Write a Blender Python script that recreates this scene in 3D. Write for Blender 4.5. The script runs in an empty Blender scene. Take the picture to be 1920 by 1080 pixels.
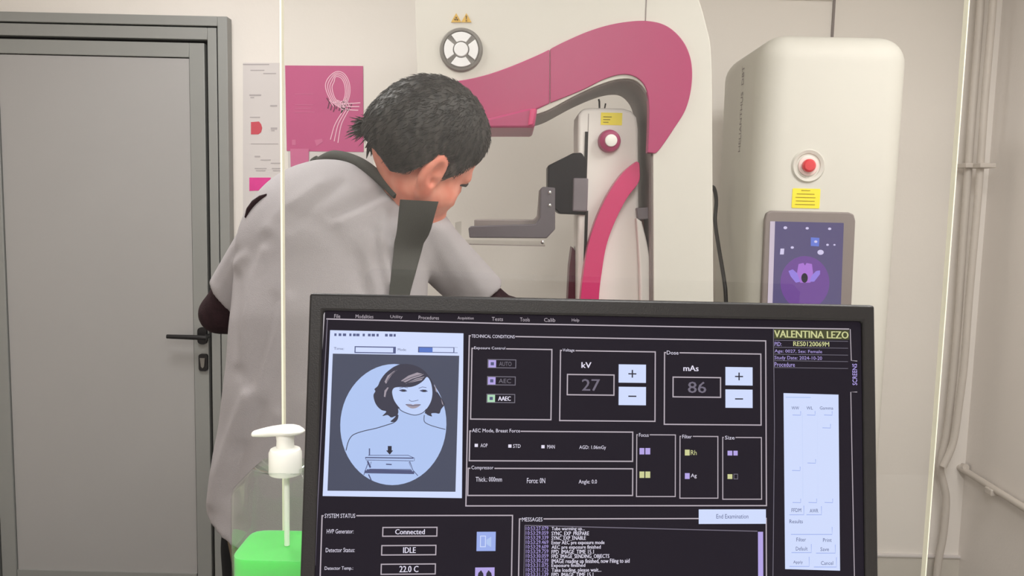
import bpy, bmesh, math, random
import numpy as np
from mathutils import Vector, Matrix
random.seed(7)
PI = math.pi
sc = bpy.context.scene
COL = sc.collection

# ------------------------------------------------------------------ camera
TH, PT, F = math.radians(1.3), math.radians(5.6), 1500.0
cf = np.array([0, math.cos(PT), -math.sin(PT)])
cr0 = np.array([1.0, 0, 0]); cu0 = np.array([0, math.sin(PT), math.cos(PT)])
cr = cr0 * math.cos(TH) + cu0 * math.sin(TH)
cu = -cr0 * math.sin(TH) + cu0 * math.cos(TH)
CAM = np.array([0, 0, 1.49])
cam_d = bpy.data.cameras.new('camera'); cam = bpy.data.objects.new('camera', cam_d); COL.objects.link(cam)
cam_d.sensor_width = 36; cam_d.lens = F / 1920 * 36; cam_d.clip_start = .02
m4 = Matrix.Identity(4)
for i in range(3):
    m4[i][0] = cr[i]; m4[i][1] = cu[i]; m4[i][2] = -cf[i]; m4[i][3] = CAM[i]
cam.matrix_world = m4
sc.camera = cam

# ------------------------------------------------------------------ light, world, exposure
sc.view_settings.view_transform = 'Standard'; sc.view_settings.look = 'None'
sc.view_settings.gamma = 1.0; sc.view_settings.use_curve_mapping = False
sc.view_settings.exposure = 0.0
w = bpy.data.worlds.new('world'); sc.world = w; w.use_nodes = True
w.node_tree.nodes['Background'].inputs[0].default_value = (1.0, .96, .9, 1)
w.node_tree.nodes['Background'].inputs[1].default_value = .3
def area(name, loc, size, power, color, rot=(0, 0, 0)):
    d = bpy.data.lights.new(name, 'AREA'); d.shape = 'RECTANGLE'; d.size, d.size_y = size; d.energy = power; d.color = color
    o = bpy.data.objects.new(name, d); COL.objects.link(o); o.location = loc; o.rotation_euler = rot
    return o
LAMPS = [((.25, .25), 15), ((-.95, 1.8), 18), ((1.2, 1.25), 17), ((0, -.95), 31)]
for (lx, ly), pw in LAMPS:
    area('ceiling_panel_light', (lx, ly, 2.60), (.58, .58), pw, (1.0, .988, .98))

def at(x, y, Y):
    """the point on the plane Y metres ahead of the lens that pixel (x, y) of the photograph looks at"""
    d = cf + cr * (x - 960) / F + cu * (540 - y) / F
    return Vector(CAM + d * Y / d[1])
def proj(P):
    d = np.asarray(P, float) - CAM; z = d @ cf
    return 960 + F * (d @ cr) / z, 540 - F * (d @ cu) / z
def s2l(c):
    c = c / 255.0
    return c / 12.92 if c <= .04045 else ((c + .055) / 1.055) ** 2.4
def rgb(*c): return tuple(s2l(v) for v in c) + (1,)

# ------------------------------------------------------------------ materials
def nodes(name):
    m = bpy.data.materials.new(name); m.use_nodes = True
    nt = m.node_tree
    return m, nt, nt.nodes['Principled BSDF']
def mat(name, c, rough=.5, metal=0, var=.06, scale=6, bump=0, bscale=200, coat=0, spec=.5):
    m, nt, b = nodes(name)
    b.inputs['Roughness'].default_value = rough; b.inputs['Metallic'].default_value = metal
    b.inputs['Coat Weight'].default_value = coat; b.inputs['Specular IOR Level'].default_value = spec
    tc = nt.nodes.new('ShaderNodeTexCoord'); n = nt.nodes.new('ShaderNodeTexNoise')
    n.inputs['Scale'].default_value = scale; n.inputs['Detail'].default_value = 4
    nt.links.new(tc.outputs['Object'], n.inputs['Vector'])
    mx = nt.nodes.new('ShaderNodeMix'); mx.data_type = 'RGBA'
    base = rgb(*c)
    mx.inputs['A'].default_value = tuple(v * (1 - var) for v in base[:3]) + (1,)
    mx.inputs['B'].default_value = tuple(min(1, v * (1 + var)) for v in base[:3]) + (1,)
    nt.links.new(n.outputs['Fac'], mx.inputs['Factor']); nt.links.new(mx.outputs['Result'], b.inputs['Base Color'])
    if bump:
        n2 = nt.nodes.new('ShaderNodeTexNoise'); n2.inputs['Scale'].default_value = bscale
        nt.links.new(tc.outputs['Object'], n2.inputs['Vector'])
        bp = nt.nodes.new('ShaderNodeBump'); bp.inputs['Strength'].default_value = bump; bp.inputs['Distance'].default_value = .002
        nt.links.new(n2.outputs['Fac'], bp.inputs['Height']); nt.links.new(bp.outputs['Normal'], b.inputs['Normal'])
    return m
def emit(name, c, k=1.0):
    m = bpy.data.materials.new(name); m.use_nodes = True; nt = m.node_tree; nt.nodes.clear()
    e = nt.nodes.new('ShaderNodeEmission'); o = nt.nodes.new('ShaderNodeOutputMaterial')
    e.inputs[0].default_value = rgb(*c); e.inputs[1].default_value = k
    nt.links.new(e.outputs[0], o.inputs[0]); return m
def clear(name, tint, ior=1.5, rough=0.0, k=1.0, shell=0):
    """clear sheet: straight-through transmission with a Fresnel reflection"""
    m = bpy.data.materials.new(name); m.use_nodes = True; nt = m.node_tree; nt.nodes.clear()
    t = nt.nodes.new('ShaderNodeBsdfTransparent'); t.inputs[0].default_value = tuple(tint) + (1,)
    g = nt.nodes.new('ShaderNodeBsdfGlossy'); g.inputs['Roughness'].default_value = rough
    fr = nt.nodes.new('ShaderNodeFresnel'); fr.inputs['IOR'].default_value = ior
    if shell:
        fr = nt.nodes.new('ShaderNodeLayerWeight'); fr.inputs['Blend'].default_value = shell
    mk = nt.nodes.new('ShaderNodeMath'); mk.operation = 'MULTIPLY'; mk.inputs[1].default_value = k; mk.use_clamp = True
    src = fr.outputs['Facing'] if shell else fr.outputs[0]
    mx = nt.nodes.new('ShaderNodeMixShader'); o = nt.nodes.new('ShaderNodeOutputMaterial')
    nt.links.new(src, mk.inputs[0]); nt.links.new(mk.outputs[0], mx.inputs[0])
    nt.links.new(t.outputs[0], mx.inputs[1]); nt.links.new(g.outputs[0], mx.inputs[2]); nt.links.new(mx.outputs[0], o.inputs[0])
    return m
M = {}
M['wall'] = mat('wall_paint', (236, 230, 223), .75, var=.03, scale=2.5, bump=.15, bscale=90)
M['wall_side'] = mat('side_wall_paint', (238, 232, 226), .75, var=.03, scale=2.5, bump=.2, bscale=90)
M['ceiling'] = mat('ceiling_paint', (235, 232, 225), .8)
M['floor'] = mat('vinyl_floor', (112, 110, 106), .45, var=.1, scale=30)
M['trim'] = mat('skirting', (206, 200, 190), .5)
M['door_frame'] = mat('grey_frame_metal', (150, 151, 148), .45, metal=.15, var=.02)
M['door_panel'] = mat('grey_door_panel', (172, 170, 169), .42, metal=.1, var=.02)
M['black'] = mat('black_plastic', (22, 20, 22), .45, var=.1)
M['gap'] = mat('dark_rubber_gap', (30, 29, 28), .8)
M['bezel'] = mat('matt_black_bezel', (20, 18, 19), .42, var=.05, bump=.1, bscale=900)
M['white'] = mat('warm_white_shell', (214, 211, 202), .55, var=.015, spec=.3)
M['white2'] = mat('bright_white_shell', (240, 236, 230), .5, var=.015, spec=.3)  # shell white lightened to make up for weaker light on the column
M['magenta'] = mat('magenta_shell', (170, 52, 102), .42, var=.03, coat=.05)
M['magenta_rim'] = mat('bright_magenta_rim', (200, 46, 106), .35, var=.03, coat=.15)
M['maroon'] = mat('dark_magenta_rim', (90, 30, 50), .4)
M['liner'] = mat('grey_liner', (135, 125, 122), .5, var=.04)
M['grey'] = mat('mid_grey_plastic', (120, 112, 118), .4)
M['dgrey'] = mat('dark_grey_plastic', (92, 86, 92), .4)
M['lgrey'] = mat('light_grey_plastic', (205, 206, 208), .4)
M['ring'] = mat('dial_ring_grey', (118, 114, 108), .4)
M['key'] = mat('dial_key', (232, 232, 232), .4)
M['nearblack'] = mat('black_shell', (14, 11, 20), .5, var=.2, spec=.2)
M['yellow'] = mat('yellow_label', (250, 232, 60), .5, var=.05)
M['print'] = mat('label_print', (150, 128, 20), .6)
M['orange'] = mat('warning_yellow', (214, 172, 72), .5)
M['brown'] = mat('warning_print', (86, 66, 30), .6)
M['red'] = mat('red_button', (220, 62, 70), .3, coat=.4)
M['pinkwhite'] = mat('pale_collar', (238, 214, 208), .4)
M['steel'] = mat('steel', (190, 190, 190), .25, metal=1)
M['pinkpaper'] = mat('magenta_paper', (196, 84, 134), .6, var=.06, scale=9)
M['pinkpaper2'] = mat('pink_paper', (206, 108, 150), .6)
M['paper'] = mat('white_paper', (214, 208, 206), .6, var=.02)
M['paperpink'] = mat('white_print', (240, 190, 210), .6)
M['ink'] = mat('grey_ink', (182, 175, 176), .7)
M['inkdark'] = mat('dark_ink', (110, 50, 80), .7)
M['redink'] = mat('red_ink', (204, 84, 96), .7)
M['mag_ink'] = mat('magenta_ink', (224, 70, 150), .7, var=.15, scale=30)
M['pipe'] = mat('painted_pipe', (204, 196, 187), .5)
M['tunic'] = mat('grey_tunic_cloth', (172, 167, 169), .85, var=.05, scale=8, bump=.35, bscale=700, spec=.2)
M['collar'] = mat('charcoal_cloth', (80, 80, 76), .85, var=.08, scale=30, bump=.3, bscale=600, spec=.2)
M['undershirt'] = mat('dark_maroon_mesh', (46, 30, 34), .8, var=.5, scale=60, bump=.4, bscale=300, spec=.2)
M['trousers'] = mat('black_trousers', (16, 16, 20), .8, spec=.2)
M['khaki'] = mat('khaki_stripe', (120, 106, 84), .8)
M['shoe'] = mat('shoe_white', (220, 220, 220), .5)
M['glass_edge'] = mat('polished_glass_edge', (255, 252, 228), .4, var=.01)  # cream colour stands in for light glowing out of the pane's edges
M['desk'] = mat('desk_laminate', (196, 192, 186), .5)
M['cream'] = mat('pump_cream', (250, 250, 242), .35, var=.01)
M['eye'] = mat('eye_white', (230, 225, 220), .2)
M['lamp_frame'] = mat('lamp_frame', (235, 235, 235), .4)
M['cable'] = mat('grey_cable', (52, 50, 50), .5)
M['glass'] = clear('lead_glass', (.95, .955, .945), 1.5)
M['glass_back'] = clear('lead_glass_rear', (1, 1, 1), 1.0)
M['acrylic'] = clear('clear_acrylic', (.95, .95, .94), 1.6, .05, .5, .3)
M['bottle'] = clear('clear_bottle', (.945, .965, .945), 1.45, .06, .55, .22)
# skin
m, nt, b = nodes('skin'); M['skin'] = m
b.inputs['Base Color'].default_value = rgb(214, 138, 116); b.inputs['Roughness'].default_value = .5
b.inputs['Subsurface Weight'].default_value = .25; b.inputs['Subsurface Radius'].default_value = (.6, .2, .1); b.inputs['Subsurface Scale'].default_value = .012
n = nt.nodes.new('ShaderNodeTexNoise'); n.inputs['Scale'].default_value = 28
tc = nt.nodes.new('ShaderNodeTexCoord'); nt.links.new(tc.outputs['Object'], n.inputs['Vector'])
cr_ = nt.nodes.new('ShaderNodeValToRGB'); cr_.color_ramp.elements[0].color = rgb(226, 134, 112); cr_.color_ramp.elements[1].color = rgb(242, 166, 144)
cr_.color_ramp.elements[0].position = .3; cr_.color_ramp.elements[1].position = .7
nt.links.new(n.outputs['Fac'], cr_.inputs[0]); nt.links.new(cr_.outputs[0], b.inputs['Base Color'])
# hair: streaky noise, greyer at the temples (a colour of the hair itself)
m, nt, b = nodes('short_dark_hair'); M['hair'] = m
b.inputs['Roughness'].default_value = .6
at_ = nt.nodes.new('ShaderNodeAttribute'); at_.attribute_name = 'grey'
n = nt.nodes.new('ShaderNodeTexNoise'); n.inputs['Scale'].default_value = 110; n.inputs['Detail'].default_value = 6
tc = nt.nodes.new('ShaderNodeTexCoord'); mp = nt.nodes.new('ShaderNodeMapping'); mp.inputs['Scale'].default_value = (1, 1, .22); mp.inputs['Rotation'].default_value = (.2, .6, 0)
nt.links.new(tc.outputs['Object'], mp.inputs[0]); nt.links.new(mp.outputs[0], n.inputs['Vector'])
r1 = nt.nodes.new('ShaderNodeValToRGB'); r1.color_ramp.elements[0].color = rgb(16, 15, 14); r1.color_ramp.elements[1].color = rgb(56, 52, 48)
r1.color_ramp.elements[0].position = .35; r1.color_ramp.elements[1].position = .68
r2 = nt.nodes.new('ShaderNodeValToRGB'); r2.color_ramp.elements[0].color = rgb(44, 42, 40); r2.color_ramp.elements[1].color = rgb(126, 118, 112)
r2.color_ramp.elements[0].position = .35; r2.color_ramp.elements[1].position = .65
mx = nt.nodes.new('ShaderNodeMix'); mx.data_type = 'RGBA'
nt.links.new(n.outputs['Fac'], r1.inputs[0]); nt.links.new(n.outputs['Fac'], r2.inputs[0])
nt.links.new(at_.outputs['Fac'], mx.inputs['Factor']); nt.links.new(r1.outputs[0], mx.inputs['A']); nt.links.new(r2.outputs[0], mx.inputs['B'])
nt.links.new(mx.outputs['Result'], b.inputs['Base Color'])
bp = nt.nodes.new('ShaderNodeBump'); bp.inputs['Strength'].default_value = .4; bp.inputs['Distance'].default_value = .002
nt.links.new(n.outputs['Fac'], bp.inputs['Height']); nt.links.new(bp.outputs['Normal'], b.inputs['Normal'])
# gel
m, nt, b = nodes('green_gel'); M['gel'] = m
b.inputs['Base Color'].default_value = rgb(96, 218, 104); b.inputs['Roughness'].default_value = .3
b.inputs['Subsurface Weight'].default_value = .6; b.inputs['Subsurface Radius'].default_value = (.3, 1, .4); b.inputs['Subsurface Scale'].default_value = .03
# touch screens
M['scr'] = None
def screen_mat(name, c, k=1.0, rough=.28, spec=.5):
    m, nt, b = nodes(name)
    b.inputs['Base Color'].default_value = (.008, .008, .010, 1); b.inputs['Roughness'].default_value = rough
    b.inputs['Emission Color'].default_value = rgb(*c); b.inputs['Emission Strength'].default_value = k
    b.inputs['Specular IOR Level'].default_value = spec
    return m
M['scr'] = screen_mat('backlit_dark_screen', (24, 17, 27), 1.0, .28, .04)
for nm, c in dict(s_line=(178, 168, 178), s_dim=(110, 104, 120), s_white=(205, 217, 250), s_text=(225, 220, 238), s_navy=(60, 66, 88),
                  s_blue=(172, 194, 238), s_face=(188, 206, 246), s_hair=(44, 44, 64), s_streak=(156, 146, 158), s_grey=(110, 106, 120),
                  s_ink=(70, 76, 116), s_btn=(150, 170, 232), s_yel=(202, 204, 146), s_olive=(58, 62, 26), s_violet=(176, 160, 226),
                  s_green=(170, 214, 180), s_sel=(76, 112, 196), s_black=(18, 16, 40), s_dash=(74, 84, 130), s_edge=(188, 182, 186),
                  t_bg=(88, 80, 122), t_disc=(112, 72, 150), t_fig=(172, 116, 214), t_fig2=(150, 128, 226), t_blue=(104, 124, 216), t_dot=(214, 206, 240), t_bar=(206, 192, 208)).items():
    M[nm] = screen_mat(nm[2:] + '_pixels', c, 1.0, .35, .3)

# ------------------------------------------------------------------ mesh builder
def tag(o, label=None, cat=None, group=None, kind=None):
    if label: o['label'] = label
    if cat: o['category'] = cat
    if group: o['group'] = group
    if kind: o['kind'] = kind
    return o
def empty(name, loc=(0, 0, 0), label=None, cat=None, group=None, kind=None):
    o = bpy.data.objects.new(name, None); COL.objects.link(o); o.location = loc; o.empty_display_size = .05
    return tag(o, label, cat, group, kind)
def link(name, me, parent=None):
    """world-space mesh linked as one object; the object's origin is put at the mesh's foot centre"""
    o = bpy.data.objects.new(name, me); COL.objects.link(o)
    n = len(me.vertices)
    if n:
        co = np.empty(n * 3); me.vertices.foreach_get('co', co); co = co.reshape(-1, 3)
        base = Vector(((co[:, 0].min() + co[:, 0].max()) / 2, (co[:, 1].min() + co[:, 1].max()) / 2, co[:, 2].min()))
        me.transform(Matrix.Translation(-base)); o.location = base
    if parent:
        bpy.context.view_layer.update() if False else None
        o.parent = parent
        o.matrix_parent_inverse = Matrix.Identity(4)
        pw = world_loc(parent)
        o.location = Vector(o.location) - pw
    return o
def world_loc(o):
    v = Vector(o.location)
    while o.parent: o = o.parent; v += Vector(o.location)
    return v
class MB:
    def __init__(s): s.v = []; s.f = []; s.m = []; s.mats = []; s.cur = 0
    def use(s, m):
        if m not in s.mats: s.mats.append(m)
        s.cur = s.mats.index(m); return s
    def add(s, vs, fs):
        k = len(s.v); s.v += [tuple(v) for v in vs]
        for f in fs: s.f.append(tuple(i + k for i in f)); s.m.append(s.cur)
        return s
    def box(s, a, b):
        (x0, y0, z0), (x1, y1, z1) = a, b
        return s.add([(x0, y0, z0), (x1, y0, z0), (x1, y1, z0), (x0, y1, z0), (x0, y0, z1), (x1, y0, z1), (x1, y1, z1), (x0, y1, z1)],
                     [(0, 3, 2, 1), (4, 5, 6, 7), (0, 1, 5, 4), (1, 2, 6, 5), (2, 3, 7, 6), (3, 0, 4, 7)])
    def prism(s, pts, y0, y1):
        """outline of (x, z) points extruded from depth y0 to y1"""
        a = sum(pts[i][0] * pts[(i + 1) % len(pts)][1] - pts[(i + 1) % len(pts)][0] * pts[i][1] for i in range(len(pts)))
        if a < 0: pts = pts[::-1]
        n = len(pts)
        vs = [(x, y0, z) for x, z in pts] + [(x, y1, z) for x, z in pts]
        fs = [tuple(range(n)), tuple(range(2 * n - 1, n - 1, -1))] + [(i, i + n, (i + 1) % n + n, (i + 1) % n) for i in range(n)]
        return s.add(vs, fs)
    def tube(s, pts, r, n=12, cap=True):
        pts = [Vector(p) for p in pts]; rs = r if isinstance(r, (list, tuple)) else [r] * len(pts)
        k = len(pts); vs = []; prev = None
        for i, p in enumerate(pts):
            d = (pts[min(i + 1, k - 1)] - pts[max(i - 1, 0)]).normalized()
            if prev is None:
                u = d.orthogonal().normalized()
            else:
                u = (prev - d * prev.dot(d)).normalized()
            prev = u; v = d.cross(u)
            for j in range(n):
                a = 2 * PI * j / n; vs.append(p + (u * math.cos(a) + v * math.sin(a)) * rs[i])
        fs = [(i * n + j, i * n + (j + 1) % n, (i + 1) * n + (j + 1) % n, (i + 1) * n + j) for i in range(k - 1) for j in range(n)]
        if cap: fs += [tuple(range(n - 1, -1, -1)), tuple(range((k - 1) * n, k * n))]
        return s.add(vs, fs)
    def lathe(s, c, prof, n=40, axis='z', sq=None, sy=1.0):
        vs = []
        for r, h in prof:
            for j in range(n):
                a = 2 * PI * j / n; ca, sa = math.cos(a), math.sin(a)
                k = 1.0
                if sq and r > .02: k = 1 / (abs(ca) ** sq + abs(sa) ** sq) ** (1 / sq)
                x, y = r * k * ca, r * k * sa * sy
                if axis == 'z': vs.append((c[0] + x, c[1] + y, c[2] + h))
                else: vs.append((c[0] + x, c[1] - h, c[2] + y))
        k = len(prof)
        fs = [(i * n + j, i * n + (j + 1) % n, (i + 1) * n + (j + 1) % n, (i + 1) * n + j) for i in range(k - 1) for j in range(n)]
        fs += [tuple(range(n - 1, -1, -1)), tuple(range((k - 1) * n, k * n))]
        return s.add(vs, fs)
    def build(s, name, mats=None, parent=None, bevel=0, seg=3, smooth=False, ang=35):
        me = bpy.data.meshes.new(name); me.from_pydata(s.v, [], s.f)
        mats = s.mats if s.mats else (mats if isinstance(mats, list) else [mats])
        for m in mats: me.materials.append(m)
        me.polygons.foreach_set('material_index', s.m)
        if smooth or bevel:
            me.polygons.foreach_set('use_smooth', [True] * len(me.polygons))
            try: me.set_sharp_from_angle(angle=math.radians(ang))
            except Exception: pass
        me.validate(); me.update()
        o = link(name, me, parent)
        if bevel:
            b = o.modifiers.new('bevel', 'BEVEL'); b.width = bevel; b.segments = seg; b.limit_method = 'ANGLE'; b.angle_limit = math.radians(40)
            b.harden_normals = False
        return o
def rrect(x0, z0, x1, z1, r, n=6):
    out = []
    for cx, cz, a0 in ((x1 - r, z1 - r, 0), (x0 + r, z1 - r, 90), (x0 + r, z0 + r, 180), (x1 - r, z0 + r, 270)):
        for i in range(n + 1):
            a = math.radians(a0 + 90 * i / n); out.append((cx + r * math.cos(a), cz + r * math.sin(a)))
    return out
def spline(pts, n=8, closed=False):
    P = [np.array(p, float) for p in pts]; out = []; k = len(P)
    for i in range(k if closed else k - 1):
        p0 = P[(i - 1) % k] if closed or i > 0 else P[i]; p1 = P[i]; p2 = P[(i + 1) % k]
        p3 = P[(i + 2) % k] if closed or i + 2 < k else p2
        for j in range(n):
            t = j / n
            out.append(.5 * ((2 * p1) + (-p0 + p2) * t + (2 * p0 - 5 * p1 + 4 * p2 - p3) * t * t + (-p0 + 3 * p1 - 3 * p2 + p3) * t ** 3))
    if not closed: out.append(P[-1])
    return [tuple(o) for o in out]
def outl(pts, Y):
    """photo outline -> (x, z) on the plane Y"""
    return [(lambda p: (p.x, p.z))(at(x, y, Y)) for x, y in pts]
FONT_CACHE = {}
def glyphs(txt):
    """triangles of a line of text from the built-in font, as (verts 2d, faces)"""
    if txt in FONT_CACHE: return FONT_CACHE[txt]
    cu_ = bpy.data.curves.new('text', 'FONT'); cu_.body = txt; cu_.resolution_u = 2
    o = bpy.data.objects.new('text', cu_); COL.objects.link(o)
    dg = bpy.context.evaluated_depsgraph_get(); dg.update()
    me = bpy.data.meshes.new_from_object(o.evaluated_get(dg))
    vs = np.array([v.co[:2] for v in me.vertices]); fs = [tuple(p.vertices) for p in me.polygons]
    bpy.data.objects.remove(o); bpy.data.curves.remove(cu_); bpy.data.meshes.remove(me)
    lo, hi = vs.min(0), vs.max(0)
    vs = (vs - lo) / np.maximum(hi - lo, 1e-6)
    FONT_CACHE[txt] = (vs, fs); return vs, fs

# ------------------------------------------------------------------ room shell
WY = 2.90; XR = 1.70; XL = -2.3; YB = -1.7; H = 2.62
def struct(o): o['kind'] = 'structure'; return o
struct(MB().box((XL - .1, YB - .1, -.1), (XR + .1, WY + .1, 0)).build('floor', M['floor']))
struct(MB().box((XL - .1, YB - .1, H), (XR + .1, WY + .1, H + .1)).build('ceiling', M['ceiling']))
struct(MB().box((XL - .1, WY, 0), (XR + .1, WY + .1, H)).build('wall_back', M['wall']))
struct(MB().box((XR, YB, 0), (XR + .1, WY, H)).build('wall_right', M['wall_side']))
struct(MB().box((XL - .1, YB, 0), (XL, WY, H)).build('wall_left', M['wall']))
struct(MB().box((XL - .1, YB - .1, 0), (XR + .1, YB, H)).build('wall_front', M['wall']))
zb = at(1690, 1038, WY).z
b_ = MB(); b_.use(M['trim']); b_.box((at(440, 393, WY).x, WY - .012, 0), (XR, WY, zb - .006)); b_.use(M['paper']); b_.box((at(440, 393, WY).x, WY - .018, zb - .006), (XR, WY, zb))
struct(b_.build('baseboard_back'))
struct(MB().box((XR - .012, YB, 0), (XR, WY - .018, .10)).build('baseboard_right', M['trim']))
# wall joint strips seen above the machine
xj = at(1562, 30, WY).x
struct(MB().box((xj - .004, WY - .006, 1.2), (xj + .004, WY, H)).build('trim_1', M['liner']))
zj = at(1450, -1, WY).z
struct(MB().box((at(1320, 0, WY).x, WY - .010, zj), (xj - .006, WY, zj + .012)).build('trim_2', M['wall']))

for (lx, ly), pw in LAMPS:
    t = empty('ceiling_lamp', (lx, ly, H), {LAMPS[0][0]: 'square white ceiling panel lamp above the desk', LAMPS[1][0]: 'square white ceiling panel lamp near the grey door',
               LAMPS[2][0]: 'square white ceiling panel lamp near the white control cabinet', LAMPS[3][0]: 'square white ceiling panel lamp at the front wall behind the desk'}[(lx, ly)], 'lamp')
    f = MB(); f.box((lx - .31, ly - .31, H - .014), (lx + .31, ly - .29, H)); f.box((lx - .31, ly + .29, H - .014), (lx + .31, ly + .31, H))
    f.box((lx - .31, ly - .29, H - .014), (lx - .29, ly + .29, H)); f.box((lx + .29, ly - .29, H - .014), (lx + .31, ly + .29, H))
    f.build('frame', M['lamp_frame'], t)
    MB().box((lx - .29, ly - .29, H - .008), (lx + .29, ly + .29, H)).build('diffuser', emit('lamp_diffuser', (255, 250, 238), 3.0), t)

# ------------------------------------------------------------------ door
D = empty('door_1', (-1.4, WY, 0)); D['kind'] = 'structure'
def X(px, py, Y): return at(px, py, Y).x
def Z(px, py, Y): return at(px, py, Y).z
yF, yG, yP = WY - .045, WY - .035, WY - .028
xs = dict(o=X(429, 300, yF), a=X(409, 300, yF), g1=X(391, 300, yF), l=X(386, 300, yG), s=X(356, 300, yG))
xp0 = X(2, 300, yG)           # left edge of the door's panel
mirror = lambda x: (xp0 + xs['s']) - x
zt = dict(o=Z(300, 28, yF), a=Z(300, 48, yF), g1=Z(300, 72, yF), l=Z(300, 79, yG), s=Z(300, 108, yG))
def ring(x_out, x_in, z_out, z_in, y0, y1, m, name, bev=.002):
    b = MB()
    xo2, xi2 = mirror(x_out), mirror(x_in)
    b.box((x_in, y0, 0), (x_out, y1, z_out)); b.box((xo2, y0, 0), (xi2, y1, z_out)); b.box((xi2, y0, z_in), (x_in, y1, z_out))
    return b.build(name, m, D, bevel=bev, seg=2)
ring(xs['o'], xs['a'] + .003, zt['o'], zt['a'] + .003, yF, WY, M['door_frame'], 'architrave')
ring(xs['a'] - .002, xs['g1'], zt['a'] - .002, zt['g1'], yF + .004, WY, M['door_frame'], 'frame')
MB().box((mirror(xs['a'] + .002), WY - .012, 0), (xs['a'] + .002, WY - .001, zt['a'] + .002)).build('rebate', M['gap'], D)
leaf = ring(xs['l'], xs['s'] + .003, zt['l'], zt['s'] + .003, yG, WY - .012, M['door_frame'], 'leaf')
bot = MB().box((mirror(xs['s']), yG, .01), (xs['s'], WY - .012, .11)).build('bottom_rail', M['door_frame'], D)
MB().box((xp0, yP, .11), (xs['s'], WY - .012, zt['s'])).build('panel', M['door_panel'], D)
hb = MB(); a, b = at(372, 613, yG), at(390, 645, yG)
hb.prism(rrect(a.x, b.z, b.x, a.z, .014), yG - .012, yG)
h0 = at(383, 633, yG - .05); h1 = at(313, 630, yG - .05)
hb.tube([(h0.x, yG - .01, h0.z), (h0.x, yG - .05, h0.z)], .008)
hb.tube([(h0.x + .008, yG - .05, h0.z - .002), (h0.x - .02, yG - .052, h0.z), (h1.x, yG - .05, h0.z + .001)], [.0095, .009, .0075])
hb.build('handle', M['black'], D, smooth=True)
a, b = at(374, 663, yG), at(391, 695, yG)
lk = MB().prism(rrect(a.x, b.z, b.x, a.z, .009), yG - .010, yG).build('lock_plate', M['black'], D, smooth=True)
cx, cz = (a.x + b.x) / 2 - .001, (a.z + b.z) / 2
MB().prism([(cx - .009, cz + .017), (cx + .009, cz + .017), (cx + .006, cz - .014), (cx, cz - .02), (cx - .005, cz - .014)], yG - .014, yG - .008).build('keyhole', M['ring'], lk)

# ------------------------------------------------------------------ posters
def flat(b, pts, Y, off): b.prism(outl(pts, Y), Y - off, Y - off + .0008)
def quad(b, x0, y0, x1, y1, Y, off): flat(b, [(x0, y0), (x1, y0), (x1, y1), (x0, y1)], Y, off)
def stroke2(pts, wd):
    """polyline of 2d points -> quads of a given width"""
    P = [Vector(p) for p in pts]; L = []; R_ = []
    for i, p in enumerate(P):
        d = (P[min(i + 1, len(P) - 1)] - P[max(i - 1, 0)]); d = d.normalized() if d.length > 0 else Vector((1, 0))
        n = Vector((-d.y, d.x)) * wd / 2; L.append(p + n); R_.append(p - n)
    return [(L[i], L[i + 1], R_[i + 1], R_[i]) for i in range(len(P) - 1)]
def stroke(b, pts, wd, Y, off):
    for q in stroke2(pts, wd):
        b.prism(outl([tuple(v) for v in q], Y), Y - off, Y - off + .0006)
t = empty('notice_sheet', at(490, 400, WY), 'tall white notice sheet with red dot and pink blocks beside the door', 'poster')
b = MB().use(M['paper']); quad(b, 456, 118, 532, 440, WY, .002); b.build('sheet', None, t)
b = MB().use(M['ink'])
for x0, y0, x1, y1 in ((456, 120, 505, 122), (470, 131, 496, 133), (494, 137, 518, 139), (468, 177, 490, 180), (470, 182, 477, 184), (507, 197, 520, 200), (508, 239, 520, 243), (509, 244, 515, 246),
                       (478, 292, 488, 295), (489, 299, 508, 301), (508, 305, 532, 307), (471, 269, 522, 270.4), (478, 315, 500, 317), (480, 319, 498, 321), (510, 315, 530, 317), (512, 319, 526, 321), (469, 219, 488, 221)):
    quad(b, x0, y0, x1, y1, WY, .0028)
b.build('print', None, t)
b = MB().use(M['redink']); flat(b, [(471, 229), (486, 228), (490, 233), (492, 240), (490, 248), (485, 252), (471, 252)], WY, .0030); b.build('red_mark', None, t)
b = MB().use(M['mag_ink']); flat(b, [(468, 333), (508, 333), (507, 345), (492, 352), (490, 357), (468, 358)], WY, .0030); b.build('pink_block', None, t)
t = empty('awareness_poster', at(610, 280, WY), 'square magenta poster with white looped ribbon drawing on the back wall', 'poster')
b = MB().use(M['pinkpaper']); flat(b, [(535, 123), (681, 124), (682, 285), (538, 283)], WY, .003); b.build('sheet', None, t)
b = MB().use(M['paperpink'])
for k, (dx, dy) in enumerate(((0, 0), (4, 3), (8, 6), (12, 9))):
    lp = [(640 + dx * .3, 203 - dy * .6), (622 + dx * .6, 190 - dy * .5), (611 + dx, 165), (615 + dx, 148 + dy * .6), (630, 135 + dy), (645 - dx * .4, 138 + dy), (655 - dx * .7, 155 + dy * .5), (656 - dx * .7, 178), (648 - dx * .5, 200 - dy * .4), (640, 212)]
    stroke(b, spline(lp, 6), 1.7, WY, .0040)
for k in range(3):
    stroke(b, spline([(648 + k * 4, 202 + k), (640 + k * 5, 214), (628 + k * 6, 235), (620 + k * 7 - 8 * 0, 262 + k * 3)], 6), 1.7, WY, .0040)
    stroke(b, spline([(640, 190 + k * 6), (655, 194 + k * 6), (676 - k * 2, 193 + k * 7)], 5), 1.9, WY, .0040)
for k in range(7):
    x = 618 + k * 5; stroke(b, [(x, 188 + (k % 3) * 4), (x + 8, 200 - (k % 2) * 8)], 1.5, WY, .0042)
b.build('ribbon_drawing', None, t)
b = MB().use(M['inkdark'])
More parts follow.
